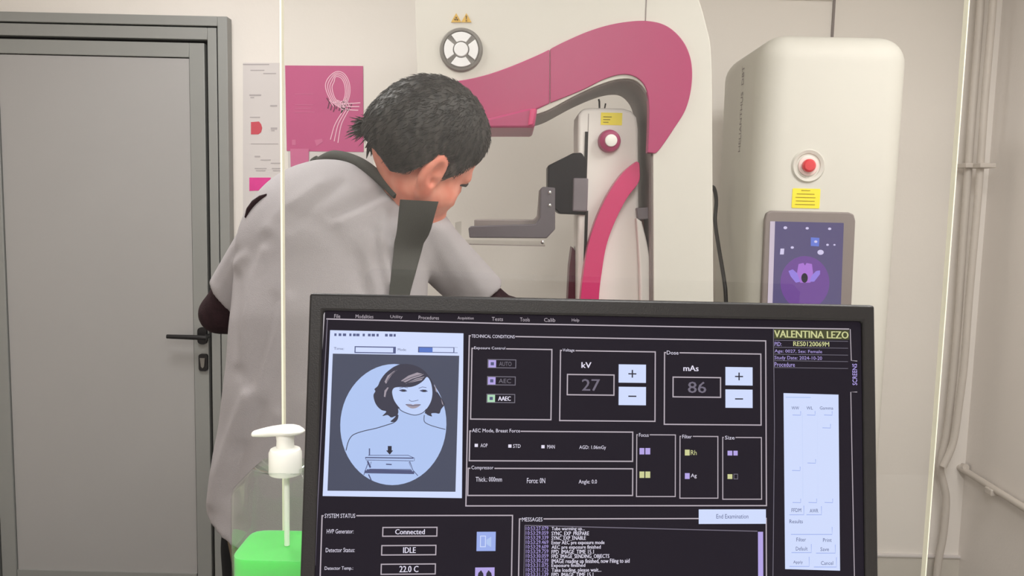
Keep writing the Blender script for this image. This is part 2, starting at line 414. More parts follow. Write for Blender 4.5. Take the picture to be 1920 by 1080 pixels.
for k in range(9):
    x = 613 + k * 5.2; stroke(b, [(x, 184 + (k * 7) % 12), (x + 5, 192 + (k * 5) % 12), (x + 2, 204 + (k * 3) % 8)], 2.2, WY, .0037)
b.build('dark_scribble', None, t)
b = MB().use(M['pinkpaper2'])
for y in (176, 196, 203, 210): quad(b, 553, y, 590 - (y % 5) * 2, y + 1.2, WY, .0038)
flat(b, [(590, 263), (604, 260), (606, 266), (594, 274)], WY, .0038); quad(b, 548, 262, 555, 272, WY, .0038)
b.build('print', None, t)
t = MB().use(M['paper']); flat(t, [(540, 280), (700, 284), (700, 345), (541, 340)], WY, .0015); t = t.build('white_sheet')
tag(t, 'white sheet showing below the magenta poster', 'poster')
t = MB().use(M['pinkpaper2']); flat(t, [(545, 279), (580, 279), (579, 323), (546, 322)], WY, .0055); t = t.build('note_sheet')
tag(t, 'small pink rectangular note under the magenta poster', 'poster')

# ------------------------------------------------------------------ pipes on the side wall
def pipe_pts(l, Y): return [at(x, y, Y) for x, y in l]
t = empty('wall_pipe', at(1840, 1000, 2.86), 'grey-painted vertical pipe in the corner, the right one of the pair, bending at mid height', 'pipe')
pp = pipe_pts([(1868, -160), (1862, 0), (1847, 180), (1838, 310), (1831, 400), (1817, 560), (1808, 680), (1798, 760), (1787, 830), (1768, 875)], 2.80)
pp2 = spline([tuple(p) for p in pp], 5)
MB().tube(pp2, .0125).build('pipe_run', M['pipe'], t, smooth=True, ang=60)
c = at(1838, 311, 2.80); MB().box((c.x - .02, 2.765, c.z - .008), (c.x + .035, 2.835, c.z + .008)).build('clamp', M['pipe'], t, bevel=.003)
t = empty('wall_pipe', at(1770, 1000, 2.86), 'grey-painted vertical pipe in the corner, the left one of the pair', 'pipe')
pp = pipe_pts([(1845, -160), (1839, 0), (1824, 200), (1816, 310), (1806, 450), (1793, 640), (1777, 800), (1763, 872), (1770, 910), (1774, 940), (1769, 1000), (1756, 1080), (1735, 1300)], 2.84)
MB().tube(spline([tuple(p) for p in pp], 5), .013).build('pipe_run', M['pipe'], t, smooth=True, ang=60)
c = at(1814, 311, 2.84); MB().box((c.x - .022, 2.81, c.z - .008), (c.x + .02, 2.87, c.z + .008)).build('clamp', M['pipe'], t, bevel=.003)
# horizontal pipe on the right wall
xw = XR - .02
def onx(px, py, Xp):
    d = cf + cr * (px - 960) / F + cu * (540 - py) / F
    return Vector(CAM + d * Xp / d[0])
q0 = onx(1786, 868, xw); q1 = onx(1920, 952, xw)
dv = (q1 - q0).normalized(); q2 = q0 + dv * ((q0.y - YB - .2) / max(.01, abs(dv.y)) * .9)
t = empty('wall_pipe', (q1.x, q1.y, q1.z), 'grey-painted horizontal pipe running along the right wall', 'pipe')
MB().tube([(XR - .02, 2.86, q0.z + .012), q0, q1, q2], .0125).build('pipe_run', M['pipe'], t, smooth=True, ang=60)
c = onx(1862, 925, xw); MB().box((c.x - .02, c.y - .02, c.z - .004), (XR, c.y + .02, c.z + .018)).build('clip', M['pipe'], t, bevel=.003)

# ------------------------------------------------------------------ mammography unit
YM = 2.05
T = empty('mammography_machine', (at(1280, 400, YM).x, 2.2, 0), 'white and magenta mammography machine with curved arm, standing before the back wall', 'medical machine')
opening = [(1005, 214), (1030, 205), (1080, 178), (1125, 158), (1160, 148), (1188, 149), (1208, 165), (1219, 190), (1224, 230), (1225, 290), (1226, 560), (1226, 760), (1215, 860), (1180, 900), (1060, 905), (1020, 905)]
# white shell (front outline, then the opening, lower limb and column to the floor)
outer = [(783, 158), (778, -20)] + [(790, -110), (860, -140)] + [(1200, -140)]
outer += [(x, y) for x, y in spline([(1200, -140), (1262, -100), (1303, -20), (1325, 50), (1334, 110), (1336, 300), (1338, 600)], 5)[1:]]
zfloor = Z(1338, 600, YM)
body = outl(outer, YM)
xr_ = body[-1][0]
body += [(xr_, .06), (X(1015, 900, YM), .06), (X(1015, 900, YM), Z(1015, 905, YM))]
inner = spline(opening[::-1], 5)
body += outl(inner, YM) + outl([(1000, 238), (860, 240), (800, 180)], YM)
shell = MB().prism(body, YM, YM + .26).build('arm_shell', M['white'], T, bevel=.07, seg=8)
me_ = shell.data; bw = me_.attributes.new('bevel_weight_edge', 'FLOAT', 'EDGE')
xb = X(1262, -60, YM); nb_ = len(body)
for i_, e in enumerate(me_.edges):
    p_, q_ = (me_.vertices[k].co + shell.location + world_loc(T) for k in e.vertices)
    flat_ = abs(p_.y - q_.y) < 1e-4
    bw.data[i_].value = 0 if not flat_ else (1.0 if min(p_.x, q_.x) > xb else .18)
shell.modifiers['bevel'].limit_method = 'WEIGHT'
sm_ = X(1211, 20, YM)
MB().box((sm_ - .0012, YM - .0012, Z(1211, 40, YM)), (sm_ + .0012, YM + .003, Z(1211, -120, YM))).build('seam', M['liner'], T)
# column bulge behind the shell (rounded side of the gantry)
bb = MB().prism(outl([(1236, -60), (1330, 40), (1337, 560)], YM) + [(xr_, .05), (X(1236, 560, YM), .05)], YM + .05, YM + .42)
bb.build('rear_column', M['white'], T, bevel=.03, seg=4)
MB().box((X(1000, 900, YM), YM - .08, 0), (xr_ + .04, YM + .5, .06)).build('base_plate', M['lgrey'], T, bevel=.015)
# grey inner liner of the arm
ins = outl(spline(opening[:-3], 6), YM)
lb = MB(); n_ = len(ins)
def offs(pts, d):
    out = []
    for i, p in enumerate(pts):
        a, c = Vector(pts[max(i - 1, 0)]), Vector(pts[min(i + 1, len(pts) - 1)]); dd = (c - a).normalized()
        out.append((p[0] - dd.y * d * -1, p[1] + dd.x * d * -1))
    return out
inn = offs(ins, .004)
lb.prism(ins + inn[::-1], YM + .012, YM + .262)
lb.build('inner_liner', M['liner'], T, smooth=True, ang=50)
# magenta cover
mag_up = spline([(783, 156), (850, 153), (900, 144), (950, 128), (1010, 103), (1060, 78), (1110, 57), (1160, 44), (1211, 40), (1250, 50), (1280, 78), (1295, 115), (1296, 160), (1285, 205), (1262, 243), (1238, 278), (1228, 288)], 6)
mag_lo = spline([(1214, 286), (1216, 240), (1216, 195), (1210, 165), (1193, 146), (1168, 140), (1135, 148), (1090, 170), (1030, 194)], 6)
def magenta(lst, y0, y1, name, m, bev):
    return MB().prism(outl(lst, YM), y0, y1).build(name, m, T, bevel=bev, seg=3)
i_s = [i for i, p in enumerate(mag_up) if p[0] <= 1030]
up_l = [p for p in mag_up[:max(i_s) + 1]] + [(1030.5, 93.5)]
magenta(up_l + [(1030.5, 194), (1005, 206), (998, 240), (905, 240), (860, 236), (812, 200), (792, 178)], YM - .006, YM + .03, 'tube_cover', M['magenta'], .004)
magenta([(1031.5, 93)] + [p for p in mag_up[max(i_s) + 1:]] + mag_lo[:-1] + [(1031.5, 193.5)], YM - .006, YM + .03, 'arm_cover', M['magenta'], .004)
magenta([(880, 234), (992, 206), (1007, 207), (1002, 239), (996, 242), (880, 242)], YM - .035, YM + .22, 'tube_lip', M['magenta'], .006)
magenta([(994, 208), (1005, 207), (999, 237), (989, 239)], YM - .041, YM - .03, 'tube_lip_edge', M['magenta_rim'], .003)  # highlight on the lip's end, built as a brighter strip
# control dial
t = MB(); c = at(865, 94, YM)
d_ = MB().lathe((c.x, YM, c.z), [(.054, -.002), (.054, .004), (.051, .008), (.046, .009), (.0445, .006), (.0001, .006)], 48, 'y').build('control_dial', M['ring'], T, smooth=True)
k_ = MB().lathe((c.x, YM, c.z), [(.0175, .005), (.0175, .010), (.016, .012), (.0001, .012)], 32, 'y').build('centre_key', M['key'], d_, smooth=True)
for q in range(4):
    pts = []
    a0 = math.radians(q * 90 + 9); a1 = math.radians(q * 90 + 81)
    for i in range(9):
        a = a0 + (a1 - a0) * i / 8 + math.radians(45); pts.append((c.x + .0425 * math.cos(a), c.z + .0425 * math.sin(a)))
    for i in range(9):
        a = a1 - math.radians(2) - (a1 - a0 - math.radians(4)) * i / 8 + math.radians(45); pts.append((c.x + .0205 * math.cos(a), c.z + .0205 * math.sin(a)))
    MB().prism(pts, YM - .010, YM - .004).build('key', M['key'], d_, bevel=.001, seg=2)
for x0 in (846, 865):
    s_ = MB().prism(outl([(x0, 42), (x0 + 19, 42), (x0 + 9.5, 25)], YM), YM - .0025, YM + .002).build('warning_sticker', M['orange'], T)
    b = MB()
    if x0 == 846:
        for k in range(3):
            a = math.radians(90 + 120 * k); cc = at(x0 + 9.5, 36, YM)
            b.prism([(cc.x + .0055 * math.cos(a - .5), cc.z + .0055 * math.sin(a - .5)), (cc.x + .0055 * math.cos(a + .5), cc.z + .0055 * math.sin(a + .5)), (cc.x, cc.z)], YM - .0035, YM - .002)
    else:
        b.prism(outl([(x0 + 8.3, 30), (x0 + 10.7, 30), (x0 + 10, 37), (x0 + 9, 37)], YM), YM - .0035, YM - .002); b.prism(outl([(x0 + 8.5, 38.5), (x0 + 10.5, 38.5), (x0 + 10.5, 40.5), (x0 + 8.5, 40.5)], YM), YM - .0035, YM - .002)
    b.build('symbol', M['brown'], s_)
# compression column
YC = 2.13
col = outl([(1090, 205), (1090, 215)], YC)
cpts = outl([(1083, 230), (1084, 214), (1092, 204), (1110, 202), (1168, 203), (1184, 208), (1194, 220), (1197, 240), (1199, 560), (1200, 880), (1092, 880), (1083, 560)], YC)
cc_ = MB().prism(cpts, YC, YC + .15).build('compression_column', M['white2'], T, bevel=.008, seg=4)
for y0, y1 in ((247, 336), (395, 560)):
    p0, p1 = at(1097, y0, YC), at(1103, y1, YC)
    MB().box((p0.x, YC - .003, p1.z), (p0.x + .008, YC + .004, p0.z)).build('guide_slot', M['gap'], cc_)
a = at(1104, 206, YC)
MB().box((a.x - .0007, YC - .001, Z(1104, 560, YC)), (a.x + .0007, YC + .003, a.z - .01)).build('seam', M['liner'], cc_)
c = at(1142, 265, YC)
k_ = MB().lathe((c.x, YC, c.z), [(.030, 0), (.030, .006), (.027, .022), (.022, .025), (.0001, .025)], 40, 'y').build('height_knob', M['magenta'], T, smooth=True)
MB().lathe((c.x + .002, YC, c.z), [(.016, .024), (.0155, .032), (.012, .0335), (.0001, .0335)], 32, 'y').build('knob_cap', M['cream'], k_, smooth=True)
a, b2 = at(1127, 211, YC), at(1166, 235, YC)
y_ = MB().box((a.x, YC - .0012, b2.z), (b2.x, YC + .001, a.z)).build('yellow_label', M['yellow'], T)
for k in range(3): MB().box((a.x + .006, YC - .0022, a.z - .012 - .007 * k), (a.x + .028 - .004 * k, YC - .001, a.z - .010 - .007 * k)).build('print_line', M['print'], y_)
b = MB(); c = at(1124, 203, YC + .06); b.tube([c, c + Vector((-.001, 0, .018)), c + Vector((-.003, 0, .024))], .0025); b.tube([c + Vector((.014, 0, 0)), c + Vector((.016, 0, .013))], .002)
b.build('hook', M['gap'], T)
# carriage: black faceted block, grey clamp
ba = outl([(1026, 312), (1072, 289), (1088, 288), (1096, 300), (1096, 403), (1048, 401), (1026, 380)], YC + .03)
MB().prism(ba, YC - .01, YC + .10).build('carriage_block', M['nearblack'], T, bevel=.004)
a, b2 = at(1074, 334, YC), at(1100, 397, YC)
MB().box((a.x, YC - .02, b2.z), (b2.x, YC + .03, a.z)).build('carriage_clamp', M['grey'], T, bevel=.004)
# compression paddle
Yp = YC - .05
pd = empty('compression_paddle', (0, 0, 0)); pd.parent = T; pd.location = Vector((at(1030, 400, Yp).x, Yp, 1.45)) - world_loc(T)
br = outl([(1013, 354), (1018, 350), (1041, 352), (1041, 430), (1025, 447), (880, 446), (878, 428), (882, 424), (1004, 420), (1013, 408)], Yp)
MB().prism(br, Yp, Yp + .02).build('bracket', M['dgrey'], pd, bevel=.003)
MB().prism(outl([(890, 411), (1000, 412), (1007, 405), (1011, 356), (1022, 352), (1022, 440), (890, 440)], Yp + .06), Yp + .03, Yp + .09).build('rear_bracket', M['liner'], pd, bevel=.003)
for y in (361, 385): c = at(1031, y, Yp); MB().lathe((c.x, Yp, c.z), [(.004, 0), (.004, .003), (.0001, .004)], 16, 'y').build('screw', M['steel'], pd, smooth=True)
b = MB(); a, b2 = at(862, 457, Yp), at(1022, 449, Yp)
b.box((a.x, Yp - .01, a.z), (b2.x, Yp + .2, a.z + .0035))
b.box((a.x - .012, Yp - .01, a.z), (a.x - .009, Yp + .2, a.z + .055)); 
b.build('clear_tray', M['acrylic'], pd)
b = MB(); b.box((a.x, Yp - .0115, a.z - .0015), (b2.x, Yp - .0100, a.z + .001))
b.build('tray_edge', M['liner'], pd)
b = MB(); c = at(1017, 454, Yp); b.lathe((c.x, Yp - .01, c.z), [(.005, 0), (.005, .004), (.0001, .006)], 16, 'y'); b.build('screw', M['steel'], pd, smooth=True)
# side guard, seen edge-on at the column's left and right
MB().prism(outl([(1072, 462), (1078, 470), (1078, 560), (1078, 850), (1065, 850), (1064, 560), (1067, 500)], YC + .1), YC + .08, YC + .16).build('side_rim', M['maroon'], T, bevel=.003)
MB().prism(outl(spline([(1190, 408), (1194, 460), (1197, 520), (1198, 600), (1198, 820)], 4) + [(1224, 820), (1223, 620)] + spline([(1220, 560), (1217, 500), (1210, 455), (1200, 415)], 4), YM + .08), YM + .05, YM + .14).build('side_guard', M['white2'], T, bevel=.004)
MB().prism(outl([(1191, 390), (1224, 388), (1224, 404), (1212, 411), (1194, 412)], YM + .08), YM + .06, YM + .2).build('guard_hinge', M['grey'], T, bevel=.003)
MB().prism(outl([(1203, 412), (1226, 404), (1226, 560), (1223, 560), (1217, 480)], YM + .12), YM + .13, YM + .15).build('guard_insert', mat('salmon_plastic', (214, 160, 148), .5), T)  # reddish reflection beside the guard, built as a coloured plate
# curved magenta grab handle
hl = spline([(1192, 303), (1166, 325), (1140, 362), (1118, 408), (1103, 455), (1094, 505), (1088, 560), (1085, 640), (1090, 760)], 6)
hr = spline([(1128, 760), (1122, 640), (1122, 560), (1127, 512), (1136, 460), (1152, 415), (1174, 372), (1196, 342), (1198, 318), (1197, 306)], 6)
hd_ = MB().prism(outl(hl + hr, YC - .03), YC - .045, YC + .002).build('grab_handle', M['magenta_rim'], T, bevel=.011, seg=4)

# ------------------------------------------------------------------ control cabinet
YK = 2.2
x0, x1 = .662, X(1687, 250, YK + .06)
zt_ = Z(1520, 63, YK + .03)
T2 = empty('control_cabinet', ((x0 + x1) / 2, YK + .23, 0), 'tall white control cabinet with red stop button and touch screen, right of the arm machine', 'medical cabinet')
c_ = MB().prism([(x0, .05), (x1, .05), (x1, zt_), (x0, zt_)], YK, YK + .46).build('housing', M['white'], T2)
bv = c_.modifiers.new('bevel', 'BEVEL'); bv.width = .075; bv.segments = 8; bv.limit_method = 'ANGLE'
for p in c_.data.polygons: p.use_smooth = True
MB().box((x0 + .05, YK + .05, 0), (x1 - .05, YK + .42, .08)).build('plinth', M['liner'], T2)
c = at(1515, 311, YK)
s_ = MB().lathe((c.x, YK, c.z), [(.046, -.004), (.046, .001), (.042, .006), (.034, .003), (.030, -.003), (.0001, -.003)], 40, 'y').build('stop_button', M['white'], T2, smooth=True)
MB().lathe((c.x, YK, c.z), [(.027, -.003), (.027, .004), (.022, .006), (.0001, .006)], 32, 'y').build('button_collar', M['pinkwhite'], s_, smooth=True)
MB().lathe((c.x - .002, YK, c.z), [(.017, .004), (.018, .010), (.0175, .017), (.013, .021), (.0001, .022)], 32, 'y').build('button_cap', M['red'], s_, smooth=True)
a, b2 = at(1486, 353, YK), at(1536, 391, YK)
y_ = MB().prism(rrect(a.x, b2.z, b2.x, a.z, .003), YK - .0015, YK + .001).build('yellow_label', M['yellow'], T2)
for k, l in enumerate((.4, .8, .9, .85, .9)): MB().box((a.x + .036 - .03 * l, YK - .0025, a.z - .006 - .0095 * k), (a.x + .036 + .03 * l, YK - .0012, a.z - .0045 - .0095 * k)).build('print_line', M['print'], y_)
fr = outl([(1432, 412), (1435, 400), (1444, 395), (1588, 398), (1598, 402), (1601, 414), (1590, 650), (1422, 648)], YK)
tp = MB().prism(fr, YK - .012, YK + .005).build('touch_panel', M['liner'], T2, bevel=.004)
b = MB().use(M['t_bg']); flat(b, [(1450, 415), (1582, 418), (1574, 640), (1441, 638)], YK - .0125, .0006)  # background colour raised to include the haze of reflected light
sp = b.build('screen', None, tp)
b = MB().use(M['t_bar']); flat(b, [(1444, 415), (1453, 415), (1446, 640), (1437, 638)], YK - .0125, .0012); b.build('edge_bar', None, tp)
b = MB()
def disc(b, cx, cy, rx, ry, Y, off, n=28):
    flat(b, [(cx + rx * math.cos(2 * PI * i / n), cy + ry * math.sin(2 * PI * i / n)) for i in range(n)], Y, off)
YS = YK - .0125
b.use(M['t_disc']); disc(b, 1509, 530, 46, 50, YS, .0012)
b.use(M['t_fig'])
flat(b, [(1497, 495), (1506, 493), (1509, 498), (1512, 493), (1522, 495), (1524, 512), (1519, 530), (1500, 530), (1494, 512)], YS, .0018)
b.use(M['t_fig2'])
flat(b, [(1478, 508), (1486, 505), (1494, 512), (1500, 528), (1492, 530), (1482, 518)], YS, .0021)
flat(b, [(1537, 507), (1530, 508), (1522, 516), (1517, 528), (1526, 528), (1537, 514)], YS, .0021)
b.use(M['s_black']); disc(b, 1508, 521, 6, 9, YS, .0024)
b.use(M['t_blue']); flat(b, [(1520, 445), (1536, 446), (1535, 462), (1520, 461)], YS, .0018)
b.use(M['t_dot'])
for x, y, r in ((1472, 427, 3.5), (1513, 428, 3), (1555, 429, 3), (1551, 459, 2.5), (1564, 459, 2), (1538, 473, 6), (1485, 464, 3), (1529, 453, 3)): disc(b, x, y, r, r * .8, YS, .0026, 10)
flat(b, [(1463, 466), (1470, 466), (1469, 477), (1462, 477)], YS, .0026)
b.build('screen_symbols', None, tp)
# lettering up the left side
vs, fs = glyphs('HELIANTHUS  DBT')
b = MB(); yy0 = .662 * F / (1372 - 960); 
za, zb2 = Z(1376, 284, 2.38), Z(1392, 122, 2.38)
b.add([(x0 - .0008, 2.381 + v[1] * .022, za + v[0] * (zb2 - za)) for v in vs], fs)
b.build('side_lettering', M['liner'], T2)
# cable in the gap
cb = MB().tube(spline([tuple(at(x, y, y2)) for x, y, y2 in ((1328, 352, 2.44), (1338, 352, 2.47), (1343, 376, 2.49), (1341, 415, 2.48), (1347, 460, 2.44), (1357, 520, 2.38), (1361, 560, 2.36), (1361, 640, 2.36), (1355, 900, 2.36))] + [(X(1350, 950, 2.36), 2.36, .008)], 6), .006).build('power_cable', M['cable'], None, smooth=True, ang=60)
tag(cb, 'dark cable hanging in the gap between arm machine and control cabinet', 'cable')

# ------------------------------------------------------------------ desk
t = empty('desk', (.05, .45, 0), 'pale counter-height desk carrying the monitor and the gel bottle', 'desk')
MB().box((-.55, .12, 1.045), (.75, .672, 1.075)).build('worktop', M['desk'], t, bevel=.003)
for sx in (-.52, .70): MB().box((sx, .16, 0), (sx + .025, .66, 1.045)).build('side_panel', M['desk'], t)
MB().box((-.495, .62, .5), (.70, .635, 1.045)).build('modesty_panel', M['desk'], t)

# ------------------------------------------------------------------ lead glass screen
GY = .695; GT = .0070; gx0, gx1 = X(526.5, 400, GY), X(1777, 540, GY)
t = empty('glass_shield', ((gx0 + gx1) / 2, GY, 0), 'tall clear lead glass screen with bright cream edges behind the monitor', 'glass screen')
b = MB().use(M['glass_back']); b.box((gx0 + .0016, GY, .03), (gx1 - .0009, GY + GT, 2.1))
b.use(M['glass']); 
for i, f in enumerate(b.f):
    if all(abs(b.v[j][1] - GY) < 1e-6 for j in f): b.m[i] = 1
b.build('pane', None, t)
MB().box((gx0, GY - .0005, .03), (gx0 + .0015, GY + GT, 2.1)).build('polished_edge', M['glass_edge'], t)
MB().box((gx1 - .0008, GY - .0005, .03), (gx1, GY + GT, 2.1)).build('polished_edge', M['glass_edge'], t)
for sx in (gx0 + .06, gx1 - .12):
    MB().box((sx, GY - .018, 0), (sx + .06, GY + .03, .09)).build('floor_clamp', M['steel'], t, bevel=.003)
# ------------------------------------------------------------------ monitor
O = Vector((.06603, .58836, 1.42555))
RM = Matrix.Rotation(.08748, 3, 'Z') @ Matrix.Rotation(-.16497, 3, 'X') @ Matrix.Rotation(.00853, 3, 'Y')
MW, MH = .424, .326
t = empty('monitor', (O.x, O.y + .05, 1.075), 'black-framed computer monitor showing a dark exposure control screen, on the desk', 'monitor')
def loc3(b):
    """builder in the monitor's own frame (x right, y away, z up from the top edge's middle) -> world"""
    b.v = [tuple(O + RM @ Vector(v)) for v in b.v]; return b
SY = .0035
nrm = RM @ Vector((0, 1, 0)); P0 = O + RM @ Vector((0, SY, 0)); RT = RM.transposed()
def scr(px, py):
    d = cf + cr * (px - 960) / F + cu * (540 - py) / F; d = Vector(d); c = Vector(CAM)
    p = c + d * ((P0 - c).dot(nrm) / d.dot(nrm)); l = RT @ (p - O); return l.x, l.z
# frame: outer and inner edge
xl, zt0 = scr(607, 583); xr2, _ = scr(1614, 604)
zb0 = -MH + .028
b = MB(); HT = .0
o_ = rrect(-MW / 2, -MH, MW / 2, 0, .004, 3)
b.box((-MW / 2, 0, zt0), (MW / 2, .026, 0)); b.box((-MW / 2, 0, -MH), (MW / 2, .026, zb0))
b.box((-MW / 2, 0, zb0), (xl, .026, zt0)); b.box((xr2, 0, zb0), (MW / 2, .026, zt0))
# welded ring instead of four boxes
b = MB(); oo = [(-MW / 2, -MH), (MW / 2, -MH), (MW / 2, 0), (-MW / 2, 0)]; ii = [(xl, zb0), (xr2, zb0), (xr2, zt0), (xl, zt0)]
vs = [(x, 0, z) for x, z in oo] + [(x, 0, z) for x, z in ii] + [(x, .026, z) for x, z in oo] + [(x, .026, z) for x, z in ii]
fs = []
for i in range(4):
    j = (i + 1) % 4
    fs += [(i, j, j + 4, i + 4), (i + 8, i + 12, j + 12, j + 8), (i, i + 8, j + 8, j), (i + 4, j + 4, j + 12, i + 12)]
b.add(vs, fs); loc3(b).build('bezel', M['bezel'], t, bevel=.0028, seg=3)
b = MB().box((-MW / 2 + .03, .0262, -MH + .03), (MW / 2 - .03, .052, -.05)); loc3(b).build('rear_housing', M['bezel'], t, bevel=.012)
b = MB().box((-.05, .045, -.30), (.05, .065, -.12)); loc3(b).build('stand_neck', M['bezel'], t, bevel=.004)
st = O + RM @ Vector((0, .055, -.30))
b = MB().lathe((st.x, st.y + .005, 1.075), [(.095, 0), (.095, .006), (.088, .010), (.03, .014), (.025, .05)], 40); b.build('stand_base', M['bezel'], t, smooth=True)
b = MB().box((xl - .002, SY, zb0 - .002), (xr2 + .002, SY + .012, zt0 + .002))
SCR = loc3(b).build('screen', M['scr'], t)
class Pan:
    """graphics lying on the lit panel, one mesh with a colour per layer"""
    def __init__(s): s.b = MB(); s.k = 1
    def poly(s, pts, m, lv=1, raw=False):
        p = pts if raw else [scr(*q) for q in pts]
        y = SY - .00008 * lv
        a = sum(p[i][0] * p[(i + 1) % len(p)][1] - p[(i + 1) % len(p)][0] * p[i][1] for i in range(len(p)))
        if a < 0: p = p[::-1]
        s.b.use(M[m]); s.b.add([(x, y, z) for x, z in p], [tuple(range(len(p)))]); return s
    def rect(s, x0, y0, x1, y1, m, lv=1):
        a, c = scr(x0, y0), scr(x1, y1); return s.poly([(a[0], c[1]), (c[0], c[1]), (c[0], a[1]), (a[0], a[1])], m, lv, True)
    def line(s, pts, wd, m, lv=2):
        p = [scr(*q) for q in pts]
        for q in stroke2(p, wd * .0004): s.poly([tuple(v) for v in q], m, lv, True)
        return s
    def frame(s, x0, y0, x1, y1, m='s_line', wd=2.2, lv=1, gap=None):
        a, c = scr(x0, y0), scr(x1, y1); h = wd * .0004 / 2
        for q in (((a[0] - h, c[1] - h), (c[0] + h, c[1] + h)), ((a[0] - h, a[1] - h), (c[0] + h, a[1] + h)), ((a[0] - h, c[1]), (a[0] + h, a[1])), ((c[0] - h, c[1]), (c[0] + h, a[1]))):
            (u0, v0), (u1, v1) = q; s.poly([(u0, v0), (u1, v0), (u1, v1), (u0, v1)], m, lv, True)
        if gap: g0, g1 = scr(*gap[:2]), scr(*gap[2:]); s.poly([(g0[0], g1[1]), (g1[0], g1[1]), (g1[0], g0[1]), (g0[0], g0[1])], 'scr', lv + 1, True)
        return s
    def text(s, txt, x0, y0, x1, y1, m='s_text', lv=4, vert=False, bold=0.0):
        vs, fs = glyphs(txt); a, c = scr(x0, y0), scr(x1, y1); y = SY - .00008 * lv
        if vert: pts = [(c[0] + (a[0] - c[0]) * v[1], y, a[1] + (c[1] - a[1]) * v[0]) for v in vs]
        else: pts = [(a[0] + (c[0] - a[0]) * v[0], y, c[1] + (a[1] - c[1]) * v[1]) for v in vs]
        s.b.use(M[m]); s.b.add(pts, fs)
        if bold: s.b.add([(p[0] + bold, p[1], p[2]) for p in pts], fs)
        return s
    def build(s, name, parent=None): loc3(s.b); return s.b.build(name, None, parent or SCR)
p = Pan(); p.line([(607, 584), (600, 690), (590, 860), (582, 1060)], 4.5, 's_edge', 3); p.line([(614, 598), (603, 800), (594, 980), (591, 1060)], 1.5, 's_dim', 2); p.build('window_edge')  # pale strip paints the bezel's reflection along the screen's left side
p = Pan(); p.line([(612, 598), (960, 607), (1300, 613), (1592, 617)], 2.2, 's_line')
for s_, x0, x1 in (('File', 627, 638), ('Modalities', 667, 700), ('Utility', 732, 755), ('Procedures', 785, 823), ('Acquisition', 858, 888), ('Tests', 922, 943), ('Tools', 975, 993), ('Calib', 1020, 1041), ('Help', 1072, 1086)):
    y = 589 + (x0 - 627) * .0185; p.text(s_, x0, y, x1, y + 7.5, 's_line')
p.build('menu_bar')
# picture window
p = Pan(); p.poly([(619, 619), (869, 625), (866, 934), (605, 930)], 's_white', 1)
p.poly([(624, 663), (861, 667), (854, 922), (614, 920)], 's_navy', 2)
for k, x in enumerate((627, 635, 643, 655, 662, 668, 680, 690, 697, 706, 722, 730, 738)): p.rect(x, 625 + k * .1, x + 4 + k % 3, 630 + k * .1, 's_dash', 2)
p.text('Time:', 626, 651, 645, 656, 's_ink', 3); p.rect(665, 649, 742, 663, 's_dash', 2); p.rect(667, 651, 737, 661, 's_white', 3)
p.text('Mode:', 746, 653, 762, 658, 's_ink', 3); p.rect(784, 650, 858, 662, 's_dash', 2); p.rect(811, 651.5, 850, 660.5, 's_white', 3); p.rect(786, 651.5, 811, 660.5, 's_sel', 3); p.rect(852, 651.5, 862, 661, 's_white', 3)
C = lambda x, y: (560 + x / 3.6, 660 + y / 3.6)
p.poly([(737.5 + 99.5 * math.cos(2 * PI * i / 56) - 2 * math.sin(2 * PI * i / 56), 796 + 113.5 * math.sin(2 * PI * i / 56)) for i in range(56)], 's_blue', 3)
hair = [(690, 82), (745, 82), (800, 97), (850, 128), (880, 165), (905, 205), (925, 250), (950, 290), (975, 330), (985, 355), (962, 385), (950, 415), (925, 412), (895, 415), (900, 435), (870, 425), (845, 412), (760, 420), (700, 400), (672, 410), (668, 445), (650, 470), (620, 470), (640, 450), (655, 432), (625, 442), (600, 425), (565, 432), (592, 402), (560, 392), (530, 365), (512, 330), (505, 290), (518, 265), (512, 250), (535, 228), (552, 190), (585, 145), (630, 108), (660, 92)]
hs = spline([C(*q) for q in hair], 3, True)
p.poly(hs, 's_hair', 4)
p.poly([C(*q) for q in ((672, 380), (858, 380), (850, 420), (848, 450), (690, 450), (674, 430))], 's_blue', 5)
fc = [(632, 262), (650, 240), (700, 236), (755, 236), (800, 222), (840, 195), (866, 168), (888, 195), (900, 240), (902, 290), (890, 340), (862, 385), (830, 410), (795, 421), (760, 417), (715, 400), (680, 375), (650, 335), (636, 300)]
p.poly(spline([C(*q) for q in fc], 4, True), 's_face', 6)
p.line([C(*q) for q in spline([(668, 372), (700, 400), (760, 422), (800, 424), (840, 408), (862, 384)], 4)], 1.2, 's_hair', 7)
for q in (((580, 200), (600, 160), (640, 130), (665, 122), (630, 150), (605, 190), (590, 215)), ((575, 300), (580, 260), (600, 238), (608, 240), (592, 270), (585, 305)), ((690, 195), (740, 160), (800, 138), (845, 150), (820, 165), (770, 180), (720, 205)), ((720, 215), (790, 180), (850, 165), (830, 190), (760, 205)), ((915, 215), (925, 235), (935, 275), (925, 265)), ((962, 315), (972, 340), (978, 360), (968, 350))):
    p.poly([C(*r) for r in q], 's_streak', 5)
for q in (((640, 170), (700, 130), (770, 112)), ((700, 200), (760, 172), (840, 148)), ((595, 200), (625, 150), (660, 125)), ((730, 212), (790, 190), (850, 172))): p.line([C(*r) for r in spline(q, 4)], 1.0, 's_hair', 6)
for ex, ey in ((706, 262), (845, 264)):
    p.poly([C(ex - 30, ey - 4), C(ex - 8, ey - 11), C(ex + 14, ey - 9), C(ex + 28, ey + 2), C(ex + 10, ey + 6), C(ex - 12, ey + 5)], 's_ink', 7)
    p.poly([C(ex - 8, ey - 10), C(ex + 12, ey - 9), C(ex + 13, ey + 6), C(ex - 7, ey + 6)], 's_hair', 8)
